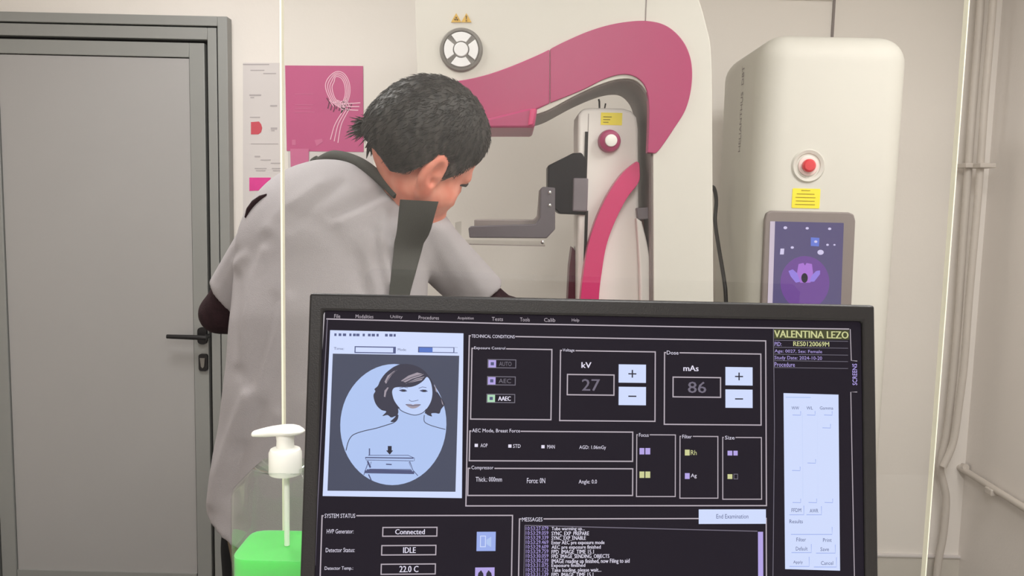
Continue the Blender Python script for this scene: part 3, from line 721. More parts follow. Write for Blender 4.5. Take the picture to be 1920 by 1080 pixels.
p.line([C(*q) for q in ((680, 244), (710, 236), (738, 242))], .9, 's_ink', 7); p.line([C(*q) for q in ((810, 245), (835, 236), (862, 240))], .9, 's_ink', 7)
p.line([C(*q) for q in spline([(745, 322), (760, 332), (785, 330), (808, 324)], 3)], .9, 's_ink', 7)
p.poly(spline([C(*q) for q in ((722, 353), (755, 351), (772, 356), (790, 351), (824, 354), (800, 374), (770, 381), (745, 373))], 3, True), 's_streak', 7)
p.line([C(*q) for q in ((722, 354), (772, 362), (824, 355))], 1.1, 's_ink', 8)
p.line([C(*q) for q in spline([(672, 425), (665, 455), (640, 477), (590, 494), (520, 515), (440, 533), (375, 555), (348, 580), (332, 615), (320, 665)], 3)], 1.4, 's_hair', 5)
p.line([C(*q) for q in spline([(848, 425), (848, 468), (880, 490), (935, 508), (990, 522)], 3)], 1.2, 's_hair', 6)
p.poly([C(*q) for q in ((602, 634), (628, 634), (628, 664), (638, 664), (615, 692), (590, 664), (602, 664))], 's_black', 5)
for q, wd in ((((450, 712), (775, 716)), 2.0), (((470, 697), (740, 697), (782, 716), (780, 735)), 1.0), (((450, 712), (455, 728), (775, 735)), 1.0), (((490, 740), (478, 790), (760, 792), (745, 742)), 1.0), (((445, 808), (780, 814)), 5.0), (((460, 795), (765, 800)), 2.2), (((478, 650), (478, 695)), 2.0), (((465, 735), (485, 780)), 3), (((470, 745), (447, 808), (440, 830)), 1.2), (((472, 825), (490, 865)), 2.0), (((750, 738), (770, 795), (805, 835)), 1.2), (((590, 757), (628, 759)), 2.0)):
    p.line([C(*r) for r in q], wd, 's_ink', 5)
p.build('picture_window')
p = Pan(); p.frame(880, 629.5, 1437, 948, gap=(883, 627, 966, 633)); p.text('TECHNICAL CONDITIONS', 884, 627, 965, 634.5); p.build('conditions_frame')
p = Pan(); p.frame(885, 653, 1033, 787, gap=(888, 651, 949, 657)); p.text('Exposure Control', 889, 649.5, 947, 657)
for k, (y, s_, c) in enumerate(((674, 'AUTO', 's_grey'), (706, 'AEC', 's_grey'), (739, 'AAEC', 's_text'))):
    p.frame(915 - k, y, 967 - k, y + 16, 's_grey', 1.4); p.rect(916 - k, y + 1, 930 - k, y + 15, 's_green' if k == 2 else 's_violet', 2); p.rect(920 - k, y + 5, 926 - k, y + 11, 's_ink', 3)
    p.text(s_, 936 - k, y + 4, 959 - k, y + 12.5, c, 3, bold=.0003 if k == 2 else 0)
p.build('exposure_panel')
def dose(nm, title, unit, val, fx, bx, ux, btn, yo):
    p = Pan(); p.frame(*fx, gap=(fx[0] + 3, fx[1] - 2, fx[0] + 28, fx[1] + 4)); p.text(title, fx[0] + 4, fx[1] - 3.5, fx[0] + 26, fx[1] + 4)
    p.text(unit, *ux, bold=.0003); p.frame(*bx, 's_line', 2.2); w_ = bx[2] - bx[0]
    p.text(val, bx[0] + w_ * .31, bx[1] + 8.5, bx[0] + w_ * .69, bx[3] - 8, 's_dim', 3, bold=.0003)
    x, y = btn
    for k in range(2):
        yy = y + k * 42
        p.rect(x, yy, x + 51, yy + 35, 's_white', 2)
        p.rect(x + 18, yy + 16.7, x + 33, yy + 19.2, 's_black', 3)
        if k == 0: p.rect(x + 24.3, yy + 10.5, x + 26.7, yy + 25, 's_black', 4)
    p.build(nm)
dose('voltage_panel', 'Voltage', 'kV', '27', (1051, 657, 1228, 790), (1064, 702, 1151, 741), (1090, 679, 1108, 690), (1160, 683), 0)
dose('dose_panel', 'Dose', 'mAs', '86', (1246, 661, 1427, 797), (1262, 707, 1351, 745), (1281, 685, 1309, 696), (1360, 688), 0)
p = Pan(); p.frame(881, 808, 1186, 865, gap=(884, 805, 976, 811)); p.text('AEC Mode, Breast Force', 885, 803.5, 975, 812)
for x, s_, x0, x1 in ((893, 'AOP', 901, 914), (956, 'STD', 962, 976), (1018, 'MAN', 1026, 1040)):
    y = 835 + (x - 893) * .02; p.rect(x - 3, y - 3, x + 3, y + 3, 's_text', 3); p.text(s_, x0, y - 3.5, x1, y + 3.5)
p.text('AGD: 1.06mGy', 1086, 835, 1136, 844); p.build('mode_panel')
p = Pan(); p.frame(878, 878, 1186, 929, gap=(882, 875, 927, 881)); p.text('Compressor', 884, 873, 925, 882)
p.text('Thick.: 000mm', 892, 894, 941, 903); p.text('Force: 0N', 988, 896, 1022, 906); p.text('Angle: 0.0', 1085, 899, 1119, 909); p.build('compressor_panel')
for nm, tt, x0, y0, x1, y1, ic in (('focus_panel', 'Focus', 1194, 815, 1266, 931, 0), ('filter_panel', 'Filter', 1275, 818, 1346, 934, 1), ('field_panel', 'Size', 1355, 820, 1428, 936, 2)):
    p = Pan(); p.frame(x0, y0, x1, y1, wd=1.8, gap=(x0 + 2, y0 - 2, x0 + 24, y0 + 3)); p.text(tt, x0 + 4, y0 - 3, x0 + 22, y0 + 4)
    for r_, yy in enumerate((y0 + 25, y0 + 69)):
        if ic == 0: [p.rect(x, yy, x + 9, yy + 12, 's_violet' if r_ == 0 else 's_yel', 2) for x in (x0 + 5, x0 + 16)]
        if ic == 1: p.rect(x0 + 9, yy, x0 + 18, yy + 11, 's_yel' if r_ == 0 else 's_violet', 2); p.text('Rh' if r_ == 0 else 'Ag', x0 + 20, yy + 1, x0 + 31, yy + 10, 's_yel' if r_ == 0 else 's_text')
        if ic == 2:
            p.rect(x0 + 9, yy, x0 + 18, yy + 9, 's_violet' if r_ == 0 else 's_yel', 2)
            if r_ == 0: p.rect(x0 + 20, yy, x0 + 28, yy + 9, 's_violet', 2)
            else: p.frame(x0 + 21, yy, x0 + 28, yy + 9, 's_grey', 1.2)
    p.build(nm)
p = Pan(); p.rect(1310, 955, 1436, 982, 's_white', 2); p.text('End Examination', 1343, 964, 1403, 972, 's_dash', 3); p.build('end_button')
# patient column
p = Pan(); p.line([(1450, 615), (1452, 800), (1450, 1000), (1449, 1090)], 1.3, 's_grey', 2); p.poly([(1451, 617), (1592, 619), (1592, 637), (1451, 635)], 's_olive', 1)
p.text('VALENTINA LEZO', 1451, 619, 1590, 635, 's_yel', 4, bold=.0004)
p.text('PID:', 1452, 641, 1465, 649, 's_violet'); p.text('RES0120069M', 1487, 640, 1554, 650, 's_yel', bold=.0002)
p.text('Age: 0027, Sex: Female', 1452, 655, 1541, 664, 's_violet'); p.text('Study Date: 2024-10-20', 1452, 667, 1541, 677, 's_violet'); p.text('Procedure', 1452, 679, 1490, 688, 's_violet')
for y in (638, 651, 664, 676, 689): p.line([(1452, y), (1590, y + 2)], 1, 's_grey', 1)
p.line([(1594, 617), (1596, 676), (1607, 677)], 1.6, 's_line'); p.line([(1607, 735), (1595, 735), (1602, 1090)], 1.6, 's_line')
p.text('SCREENS', 1598, 722, 1606, 682, 's_violet', vert=True, bold=.0002)
p.build('patient_column')
p = Pan(); p.poly([(1469, 737), (1572, 740), (1575, 1070), (1472, 1067)], 's_white', 1)
p.rect(1473, 744, 1520, 746, 's_blue', 2)
for s_, x0, x1 in (('WW', 1484, 1498), ('WL', 1512, 1524), ('Gamma', 1537, 1562)): p.text(s_, x0, 762, x1, 768, 's_dash', 2)
for x, yy in ((1486, 778), (1513, 778), (1545, 778), (1485, 882), (1514, 868), (1542, 802), (1486, 942), (1516, 942), (1546, 942)):
    p.line([(x, yy), (x + 15, yy + .5), (x + 15, yy - 7)], 1.2, 's_btn', 2)
for x in (1504, 1532): p.rect(x, 775, x + 1.5, 935, 's_blue', 2)
for s_, x0, y0, x1, y1 in (('FFDM', 1484, 953, 1502, 960), ('AWR', 1518, 954, 1534, 961), ('Results', 1480, 974, 1505, 981), ('Filter', 1493, 1008, 1511, 1015), ('Print', 1543, 1009, 1559, 1016), ('Default', 1492, 1025, 1514, 1032), ('Save', 1538, 1026, 1554, 1033), ('Apply', 1487, 1051, 1505, 1058), ('Cancel', 1539, 1052, 1562, 1059)): p.text(s_, x0, y0, x1, y1, 's_dash', 3)
for x0, y0, x1, y1 in ((1480, 948, 1507, 965), (1512, 949, 1540, 965), (1483, 988, 1560, 1002), (1484, 1020, 1521, 1036), (1530, 1021, 1566, 1037), (1480, 1044, 1517, 1062), (1526, 1045, 1568, 1063)):
    p.line([(x0, y1), (x1, y1), (x1, y0)], 1.2, 's_btn', 2)
p.build('slider_window')
# lower left and lower right
p = Pan(); p.frame(604, 967, 959, 1085, gap=(607, 964, 668, 971)); p.text('SYSTEM STATUS', 609, 963, 666, 971)
for s_, x0, x1, y in (('HVP Generator:', 613, 663, 992), ('Detector Status:', 611, 665, 1027), ('Detector Temp.:', 609, 662, 1062)): p.text(s_, x0, y, x1, y + 8)
for (x0, y0, x1, y1), s_, u0, u1 in (((718, 989, 819, 1005), 'Connected', 741, 796), ((716, 1023, 817, 1040), 'IDLE', 756, 779), ((715, 1058, 816, 1076), '22.0 C', 749, 784)):
    p.frame(x0, y0, x1, y1, 's_line', 2); p.text(s_, u0, y0 + 3, u1, y1 - 3.5, bold=.0002)
p.rect(894, 997, 929, 1033, 's_btn', 2); p.frame(901, 1005, 910, 1025, 's_white', 1.4, 3); p.poly([(912, 1012), (921, 1006), (921, 1026), (912, 1020)], 's_blue', 3)
p.rect(891, 1064, 927, 1084, 's_violet', 2); p.poly([(895, 1084), (897, 1074), (902, 1069), (906, 1075), (907, 1084)], 's_black', 3); p.poly([(911, 1084), (912, 1075), (916, 1069), (921, 1074), (923, 1084)], 's_black', 3)
p.build('status_panel')
p = Pan(); p.frame(974, 973, 1437, 1085, gap=(978, 970, 1019, 976)); p.text('MESSAGES', 979, 970, 1017, 977.5)
p.line([(984, 985), (1420, 996)], 1.6, 's_dim'); p.line([(984, 985), (982, 1085)], 1.2, 's_dim'); p.rect(1421, 997, 1431, 1085, 's_violet', 2)
for k, (a_, s_, x1) in enumerate((('10:53:27.079', 'Tube warming up...', 1096), ('10:53:29.059', 'SYNC_EXP_PREPARE', 1104), ('10:53:29.339', 'SYNC_EXP_ENABLE', 1098), ('10:53:29.469', 'Enter AEC pre exposure mode', 1133), ('10:53:29.609', 'AEC pre exposure finished', 1126),
                                 ('10:53:29.759', 'FPD_IMAGE_TIME 15.1', 1113), ('10:53:30.059', 'FPD_IMAGE_SENDING_OBJECTS', 1142), ('10:53:30.239', 'IMAGE reading up finished, now Filing to aid', 1180), ('10:53:31.075', 'Exposure finished', 1097), ('10:53:31.125', 'Take loading, please wait...', 1127), ('10:53:31.139', 'FPD_IMAGE_TIME 15.1', 1112))):
    y = 987 + k * 8.6
    p.text(a_, 986, y, 1028, y + 7, 's_violet'); p.text(s_, 1034, y + .8, x1, y + 8.0 + .015 * (x1 - 1034), 's_text', bold=.0001)
p.build('message_panel')

# ------------------------------------------------------------------ gel bottle
BY = .628; bc = at(535, 860, BY); bx = bc.x
def bz(y): return at(535, y, BY).z
t = empty('pump_bottle', (bx, BY, 1.075), 'clear plastic pump bottle half full of green gel, left of the monitor', 'bottle')
br_ = .0375
zs = bz(900) - .0; zc = bz(885)
prof = [(.001, 1.0765), (br_ - .004, 1.0765), (br_, 1.081), (br_, zs - .008), (br_ - .0015, zs - .001), (br_ - .007, zs + .005), (br_ * .62, zs + .012), (.0135, zc + .000), (.0135, zc + .004)]
b = MB(); b.lathe((bx, BY, 0), prof, 56, sq=6, sy=.82); b.f = b.f[:-1]; b.m = b.m[:-1]; b.build('bottle_body', M['bottle'], t, smooth=True, ang=60)
zg = bz(1022)
b = MB(); b.lathe((bx, BY, 0), [(.001, 1.0785), (br_ - .006, 1.0785), (br_ - .0018, 1.083), (br_ - .0018, zg), (br_ - .004, zg), (.004, zg - .0004), (.001, zg - .0004)], 56, sq=6, sy=.82); b.build('green_gel', M['gel'], t, smooth=True, ang=40)
b = MB(); b.tube([(bx + .001, BY, zc), (bx + .001, BY, zg)], .0022, 10); b.build('dip_tube', M['cream'], t, smooth=True)
b = MB(); b.lathe((bx, BY, 0), [(.0128, zc - .001), (.0131, zc + .0005), (.0130, bz(848)), (.0118, bz(842)), (.0075, bz(839)), (.007, bz(838))], 40)
cap = b.build('pump_collar', M['cream'], t, smooth=True, ang=40)
b = MB(); b.lathe((bx, BY, 0), [(.0072, bz(841)), (.0068, bz(826)), (.0074, bz(815)), (.0078, bz(808))], 32); b.build('pump_stem', M['cream'], t, smooth=True)
# nozzle: a tapering beak pointing left, domed over the stem
hz = bz(797); vsn = []; rings = []
for i, (px, top, botm, wy) in enumerate(((473, 811, 819, .0030), (476, 809, 820, .0042), (487, 805.5, 820, .0052), (500, 802, 819.5, .0065), (512, 799.5, 818, .0082), (524, 798, 816.5, .0098), (535, 797, 815.5, .0106), (547, 797, 815, .0104), (558, 799, 814, .009), (566, 803, 812, .0062), (571, 806, 809, .002))):
    x = at(px, 805, BY).x; zt_, zb_ = bz(top), bz(botm); ring_ = []
    for j in range(14):
        a = 2 * PI * j / 14; ring_.append((x, BY + wy * math.cos(a), (zt_ + zb_) / 2 + (zt_ - zb_) / 2 * math.sin(a)))
    rings.append(ring_)
b = MB(); vv = [v for r_ in rings for v in r_]; n_ = 14; k_ = len(rings)
b.add(vv, [(i * n_ + j, (i + 1) * n_ + j, (i + 1) * n_ + (j + 1) % n_, i * n_ + (j + 1) % n_) for i in range(k_ - 1) for j in range(n_)] + [tuple(range(n_)), tuple(range(k_ * n_ - 1, (k_ - 1) * n_ - 1, -1))])
b.build('nozzle', M['cream'], t, smooth=True, ang=60)
# ------------------------------------------------------------------ implicit surfaces for the person
def A(p): return np.array(p, float)
def d_ell(P, c, r, R=None):
    q = P - c
    if R is not None: q = q @ R
    k0 = np.sqrt((q / r) ** 2 @ np.ones(3)); k1 = np.sqrt((q / (np.array(r) ** 2)) ** 2 @ np.ones(3)) + 1e-9
    return k0 * (k0 - 1) / k1
def d_cap(P, a, b, ra, rb, sy=1.0):
    """tapered capsule, squashed in depth by sy"""
    a = A(a); b = A(b); ab = b - a; S = np.array([1, sy, 1])
    t = np.clip(((P - a) @ ab) / (ab @ ab), 0, 1)
    q = (P - a - t[..., None] * ab) * S
    return (np.sqrt((q * q) @ np.ones(3)) - (ra + (rb - ra) * t)) / (1 if sy == 1 else math.sqrt(sy))
def su(a, b, k):
    h = np.clip(.5 + .5 * (b - a) / k, 0, 1); return b + (a - b) * h - k * h * (1 - h)
def sd(a, b, k): return -su(-a, b, k)
def chain(fs, k):
    d = fs[0]
    for f in fs[1:]: d = su(d, f, k)
    return d
def axis_(lo, hi, base, fine=()):
    out = [lo]
    while out[-1] < hi:
        x = out[-1]; st = base
        for a, b_, s in fine:
            if a <= x <= b_: st = min(st, s)
        out.append(x + st)
    return np.array(out)
def nets(fn, X_, Y_, Z_):
    nx, ny, nz = len(X_), len(Y_), len(Z_)
    V = np.empty((nx, ny, nz), np.float32)
    for i in range(0, nx, 16):
        G = np.stack(np.meshgrid(X_[i:i + 16], Y_, Z_, indexing='ij'), -1); V[i:i + 16] = fn(G)
    s = V < 0
    c = [s[i:nx - 1 + i, j:ny - 1 + j, k:nz - 1 + k] for i in (0, 1) for j in (0, 1) for k in (0, 1)]
    al = c[0].copy(); an = c[0].copy()
    for q in c[1:]: al &= q; an |= q
    act = np.argwhere(an & ~al); idx = -np.ones((nx - 1, ny - 1, nz - 1), np.int64); idx[tuple(act.T)] = np.arange(len(act))
    acc = np.zeros((len(act), 3)); cnt = np.zeros(len(act)); Ax = (X_, Y_, Z_)
    co = [np.array(q) for q in ((0, 0, 0), (0, 0, 1), (0, 1, 0), (0, 1, 1), (1, 0, 0), (1, 0, 1), (1, 1, 0), (1, 1, 1))]
    for i, p in enumerate(co):
        for q in co[i + 1:]:
            if abs(p - q).sum() != 1: continue
            A0 = act + p; B0 = act + q; va = V[tuple(A0.T)]; vb = V[tuple(B0.T)]; m = (va < 0) != (vb < 0)
            t = np.where(m, va / (va - vb + 1e-12), 0)[:, None]
            pa = np.stack([Ax[k][A0[:, k]] for k in range(3)], -1); pb = np.stack([Ax[k][B0[:, k]] for k in range(3)], -1)
            acc += np.where(m[:, None], pa + (pb - pa) * t, 0); cnt += m
    vs = acc / cnt[:, None]; F_ = []
    for ax in range(3):
        o1, o2 = [(1, 2), (2, 0), (0, 1)][ax]
        sl0 = [slice(None)] * 3; sl1 = [slice(None)] * 3; sl0[ax] = slice(0, -1); sl1[ax] = slice(1, None)
        a_ = s[tuple(sl0)]; b_ = s[tuple(sl1)]; E_ = np.argwhere(a_ != b_)
        ok = (E_[:, o1] > 0) & (E_[:, o2] > 0) & (E_[:, o1] < (nx, ny, nz)[o1] - 1) & (E_[:, o2] < (nx, ny, nz)[o2] - 1); E_ = E_[ok]
        e1 = np.zeros(3, int); e1[o1] = 1; e2 = np.zeros(3, int); e2[o2] = 1
        q = np.stack([idx[tuple((E_ - e1 - e2).T)], idx[tuple((E_ - e2).T)], idx[tuple(E_.T)], idx[tuple((E_ - e1).T)]], -1)
        fl = ~a_[tuple(E_.T)]; q[fl] = q[fl][:, ::-1]; F_.append(q)
    return vs, np.concatenate(F_)
def nmesh(name, vs, fs, m, parent, smooth=2, attr=None):
    me = bpy.data.meshes.new(name); me.from_pydata(vs.tolist(), [], fs.tolist()); me.materials.append(m)
    me.polygons.foreach_set('use_smooth', [True] * len(me.polygons))
    if attr is not None:
        at2 = me.attributes.new('grey', 'FLOAT', 'POINT'); at2.data.foreach_set('value', attr.astype(np.float32))
    me.validate(); me.update()
    o = link(name, me, parent)
    if smooth:
        s_ = o.modifiers.new('smooth', 'SMOOTH'); s_.iterations = smooth; s_.factor = .5
    return o
def P3(x, y, Y): return A(at(x, y, Y))
# head frame: right, forward, up
HS = 1.118; HY = 1.545
rr = A((.44, -.76, -.46)); rr /= np.linalg.norm(rr)
ff = A((.585, .62, -.53)); ff -= rr * (ff @ rr); ff /= np.linalg.norm(ff)
uu = np.cross(rr, ff); HR = np.stack([rr, ff, uu], 1)          # columns: local x (right), y (forward), z (up)
HC = P3(802, 270, HY)
def hloc(P): return ((P - HC) @ HR) / HS
def hw(x, y, z): return HC + HR @ (A((x, y, z)) * HS)
def head_sdf(P, detail=True):
    q = hloc(P)
    d = d_ell(q, A((0, -.006, .012)), A((.0765, .097, .090)))
    d = su(d, d_ell(q, A((0, .040, -.045)), A((.056, .056, .072))), .03)
    d = su(d, d_cap(q, (.050, -.002, -.070), (.014, .076, -.112), .017, .016), .025)
    d = su(d, d_cap(q, (-.050, -.002, -.070), (-.014, .076, -.112), .017, .016), .025)
    d = su(d, d_cap(q, (0, .074, -.10), (0, .080, -.113), .016, .017), .02)
    if detail:
        d = su(d, d_cap(q, (.038, .078, .004), (0, .092, .004), .010, .010), .012)
        d = su(d, d_cap(q, (-.038, .078, .004), (0, .092, .004), .010, .010), .012)
        for s_ in (-1, 1):
            d = sd(d, d_ell(q, A((s_ * .032, .096, -.022)), A((.018, .014, .012))), .010)
            d = su(d, d_ell(q, A((s_ * .032, .079, -.022)), A((.014, .013, .012))), .003)
            d = su(d, d_ell(q, A((s_ * .048, .058, -.044)), A((.022, .026, .022))), .015)
            # ear: rim, bowl, lobe
            e = q - A((s_ * .080, -.006, -.028)); ex = np.stack([e[..., 0] * s_, e[..., 1], e[..., 2]], -1)
            an = math.radians(6); n_ = np.stack([ex[..., 0] * math.cos(an) + ex[..., 1] * math.sin(an), -ex[..., 0] * math.sin(an) + ex[..., 1] * math.cos(an), ex[..., 2]], -1)
            ti = math.radians(12); n_ = n_ / 1.18; n_ = np.stack([n_[..., 0], n_[..., 1] * math.cos(ti) + n_[..., 2] * math.sin(ti), -n_[..., 1] * math.sin(ti) + n_[..., 2] * math.cos(ti)], -1)
            ear = d_ell(n_, A((0, 0, .004)), A((.0085, .0185, .031)))
            ear = su(ear, d_ell(n_, A((-.001, .006, -.026)), A((.006, .010, .012))), .006)
            ear = sd(ear, d_ell(n_, A((.009, .002, .006)), A((.007, .0105, .020))), .003)
            ear = sd(ear, d_ell(n_, A((.006, .008, -.006)), A((.010, .006, .009))), .003)
            ear = su(ear, d_cap(n_, (-.012, .010, .004), (-.003, .010, 0), .010, .006), .006)
            d = su(d, ear, .004)
        d = su(d, d_cap(q, (0, .094, -.012), (0, .116, -.050), .007, .0115), .010)
        for s_ in (-1, 1): d = su(d, d_ell(q, A((s_ * .012, .104, -.053)), A((.008, .010, .008))), .006)
        d = su(d, d_cap(q, (-.018, .090, -.078), (.018, .090, -.078), .006, .006), .007)
        d = su(d, d_cap(q, (-.015, .088, -.088), (.015, .088, -.088), .0065, .0065), .006)
    return d * HS
NB = P3(758, 425, 1.63)                      # neck base
def neck_sdf(P):
    d = d_cap(P, hw(0, -.022, -.035), P3(786, 345, 1.56), .060, .062)
    return su(d, d_cap(P, P3(786, 345, 1.56), NB, .062, .07), .03)
# skeleton, world space
PX = 1 / 965.
SL, SR = P3(508, 440, 1.62), P3(790, 443, 1.60)
EL, ER = P3(412, 588, 1.68), P3(930, 582, 1.74)
WL, WR = A((EL[0] + .16, EL[1] + .18, EL[2] - .07)), A((ER[0] + .08, ER[1] + .20, ER[2] - .03))
HIP = P3(600, 985, 1.50); HL = HIP + A((-.09, 0, -.04)); HRt = HIP + A((.09, .02, -.04))
KL, KR = A((HL[0] - .03, HL[1] + .05, .50)), A((HRt[0] + .06, HRt[1] + .12, .50))
AL, AR = A((HL[0] - .04, HL[1] - .02, .09)), A((HRt[0] + .10, HRt[1] + .12, .09))
def torso_core(P, k=0.0):
    return chain([d_cap(P, HIP, P3(612, 760, 1.50), .15 + k, .135 + k, 1.45), d_cap(P, P3(612, 760, 1.50), P3(632, 520, 1.56), .135 + k, .15 + k, 1.4),
                  d_cap(P, P3(632, 520, 1.56), P3(665, 410, 1.58), .15 + k, .11 + k, 1.35), d_cap(P, P3(560, 440, 1.58), P3(750, 450, 1.62), .06 + k, .06 + k)], .06)
def body_sdf(P):
    d = su(head_sdf(P), neck_sdf(P), .022)
    d = su(d, torso_core(P, -.012), .03)
    for a, b_, c in ((SL, EL, WL), (SR, ER, WR)):
        d = su(d, d_cap(P, a, b_, .045, .034), .04); d = su(d, d_cap(P, b_, c, .036, .024), .012)
    for h, k_, a_ in ((HL, KL, AL), (HRt, KR, AR)):
        d = su(d, d_cap(P, h, k_, .075, .05), .04); d = su(d, d_cap(P, k_, a_, .048, .034), .03)
    return d
T = empty('person', (HIP[0], HIP[1], 0), 'person in a grey tunic with back turned, bending toward the magenta machine', 'person')
lo = np.minimum.reduce([HC - .16, EL - .06, AL - .06]); hi = np.maximum.reduce([HC + .16, WR + .05, AR + .1])
fx = [(HC[0] - .15, HC[0] + .16, .0034)]; fy = [(HC[1] - .16, HC[1] + .16, .0034)]; fz = [(HC[2] - .17, HC[2] + .14, .0034)]
vs, fs = nets(body_sdf, axis_(lo[0], hi[0], .012, fx), axis_(lo[1], hi[1], .012, fy), axis_(.05, hi[2] + .02, .012, fz))
# hands: palm and five bent fingers each, grown as one surface and welded to the body mesh at the wrist
def hand(Wr, el, side, curl):
    z = A(Wr) - A(el); z /= np.linalg.norm(z); up = A((0, 0, 1.)); x = np.cross(z, up); x /= np.linalg.norm(x); n = np.cross(x, z)
    W = lambda a, b_, c: A(Wr) + x * a * side + z * b_ + n * c
    segs = []
    for i, (ox, L) in enumerate(((-.030, .068), (-.010, .080), (.011, .074), (.030, .058))):
        p = W(ox, .085, 0); segs.append((W(ox * .6, .02, 0), p, .016, .0105)); ang = .15 + curl * .3
        q = p
        for j, fr_ in enumerate((.45, .32, .23)):
            ang += curl * (.45 + .1 * i * .2); q2 = q + (z * math.cos(ang) - n * math.sin(ang)) * L * fr_ + x * side * ox * .06
            segs.append((q, q2, .0092 - .0008 * j, .0086 - .0008 * j)); q = q2
    th = [W(-.022, .022, -.004), W(-.052, .052, -.016), W(-.060, .082, -.028), W(-.058, .104, -.036)]
    for j in range(3): segs.append((th[j], th[j + 1], .0135 - .0018 * j, .0118 - .0018 * j))
    def fn(P):
        d = d_cap(P, Wr, W(0, .03, 0), .024, .030, 1.0)
        for a, b_, ra, rb in segs: d = su(d, d_cap(P, a, b_, ra, rb), .006)
        return d
    pts = np.array([s_[1] for s_ in segs] + [A(Wr)]); l, h = pts.min(0) - .04, pts.max(0) + .04
    return nets(fn, axis_(l[0], h[0], .004), axis_(l[1], h[1], .004), axis_(l[2], h[2], .004))
for Wr, el, sd_, cu_ in ((WL, EL, 1, .9), (WR, ER, -1, .5)):
    v2, f2 = hand(Wr, el, sd_, cu_); fs = np.concatenate([fs, f2 + len(vs)]); vs = np.concatenate([vs, v2])
body_o = nmesh('body', vs, fs, M['skin'], T, 2)
# eyes and brows
def on_face(x, z, off):
    y = .135
    while y > 0 and float(head_sdf(hw(x, y, z)[None, :])[0]) > off: y -= .0008
    return hw(x, y, z)
for s_ in (-1, 1):
    b = MB(); pts = [on_face(s_ * (.016 + .0095 * i), -.0015 - .0004 * (i - 1.2) ** 2 * 5 * .6, .0012) for i in range(5)]
    b.tube([Vector(p) for p in pts], [.0018, .0034, .0038, .0034, .0018], 8)
    b.build('eyebrow', M['hair'], T, smooth=True)
for s_ in (-1, 1):
    b = MB(); pts = [on_face(s_ * (.020 + .006 * i), -.0175 - .0008 * (i - 2) ** 2, .0008) for i in range(5)]
    b.tube([Vector(p) for p in pts], .0013, 6)
    b.build('eyelash', M['gap'], T, smooth=True)
# hair: a thick cap over the skull bounded by the hairline
def hair_sdf(P):
    q = hloc(P); x, y, z = np.abs(q[..., 0]), q[..., 1], q[..., 2]
    yy = y
    lim = np.interp(yy, [-.12, -.075, -.05, -.034, -.024, .008, .016, .032, .040, .055, .075, .10], [-.062, -.064, -.070, -.056, -.002, .008, -.026, -.026, .005, .030, .048, .062])
    dl = np.clip(np.minimum(z - lim, .040 + .62 * z - y) / .035, 0, 1)
    th = .0022 + .0085 * dl * (2 - dl)
    skull = su(d_ell(q, A((0, -.006, .012)), A((.0765, .097, .090))), d_cap(q, (0, -.03, -.03), (0, -.035, -.075), .066, .058), .03) - th
    d = np.maximum(skull, (lim - z) * .6)
    d = np.maximum(d, (y - .040 - .62 * z) * .7)
    nz_ = np.sin(P[..., 0] * 310 + 3 * np.sin(P[..., 2] * 90)) * np.sin(P[..., 1] * 270 + P[..., 2] * 120) * .0007
    return (d + nz_) * HS
l, h = HC - .155, HC + .155
vs, fs = nets(hair_sdf, axis_(l[0], h[0], .0032), axis_(l[1], h[1], .0032), axis_(l[2], h[2], .0032))
q = hloc(vs); g = np.clip((.035 - q[:, 2]) / .05, 0, 1) * np.clip((q[:, 1] + .055) / .05, 0, 1) * .9 + .25 * np.clip((q[:, 1] - .03) / .05, 0, 1)
# short strands laid over the cap
ng = np.random.default_rng(5); sel = ng.choice(len(vs), 5200)
e_ = 1e-3; gn = np.stack([(hair_sdf(vs[sel] + e_ * np.eye(3)[k]) - hair_sdf(vs[sel] - e_ * np.eye(3)[k])) for k in range(3)], -1); gn /= np.linalg.norm(gn, axis=1)[:, None] + 1e-9
ql = hloc(vs[sel]); fl = np.outer(np.ones(len(sel)), -uu * .8) + ff[None, :] * np.where(ql[:, 1:2] > .03, .7, -.35) + ng.normal(0, .22, (len(sel), 3))
fl -= gn * (fl * gn).sum(1)[:, None]; fl /= np.linalg.norm(fl, axis=1)[:, None] + 1e-9
inner_ok = (gn @ ((vs.mean(0) - HC) * 0 + 1) < 9) & (((vs[sel] - HC) * gn).sum(1) > .02); ok_ = inner_ok & (ql[:, 2] > -.06)
p0 = vs[sel][ok_]; gn = gn[ok_]; fl = fl[ok_]; gs = g[sel][ok_]; L_ = ng.uniform(.008, .017, (len(p0), 1)); sd_ = np.cross(fl, gn)
p1 = p0 + fl * L_ * .5 + gn * .0016; p2 = p0 + fl * L_ + gn * .0012; w0 = .00075
sv = np.stack([p0 - sd_ * w0, p0 + sd_ * w0, p0 + gn * w0 * 1.2, p1 - sd_ * w0 * .8, p1 + sd_ * w0 * .8, p1 + gn * w0, p2], 1)
base_ = len(vs) + np.arange(len(p0))[:, None] * 7
sf = [tuple(int(b_[0] + i) for i in f) for b_ in base_ for f in ((0, 1, 4, 3), (1, 2, 5, 4), (2, 0, 3, 5), (3, 4, 6, 6), (4, 5, 6, 6), (5, 3, 6, 6))]
sf = [tuple(dict.fromkeys(f)) for f in sf]
class _L(list):
    def tolist(s): return list(s)
hair_o = nmesh('hair', np.concatenate([vs, sv.reshape(-1, 3)]), _L([tuple(f) for f in fs.tolist()] + sf), M['hair'], T, 0, np.concatenate([g, np.repeat(gs, 7)]))
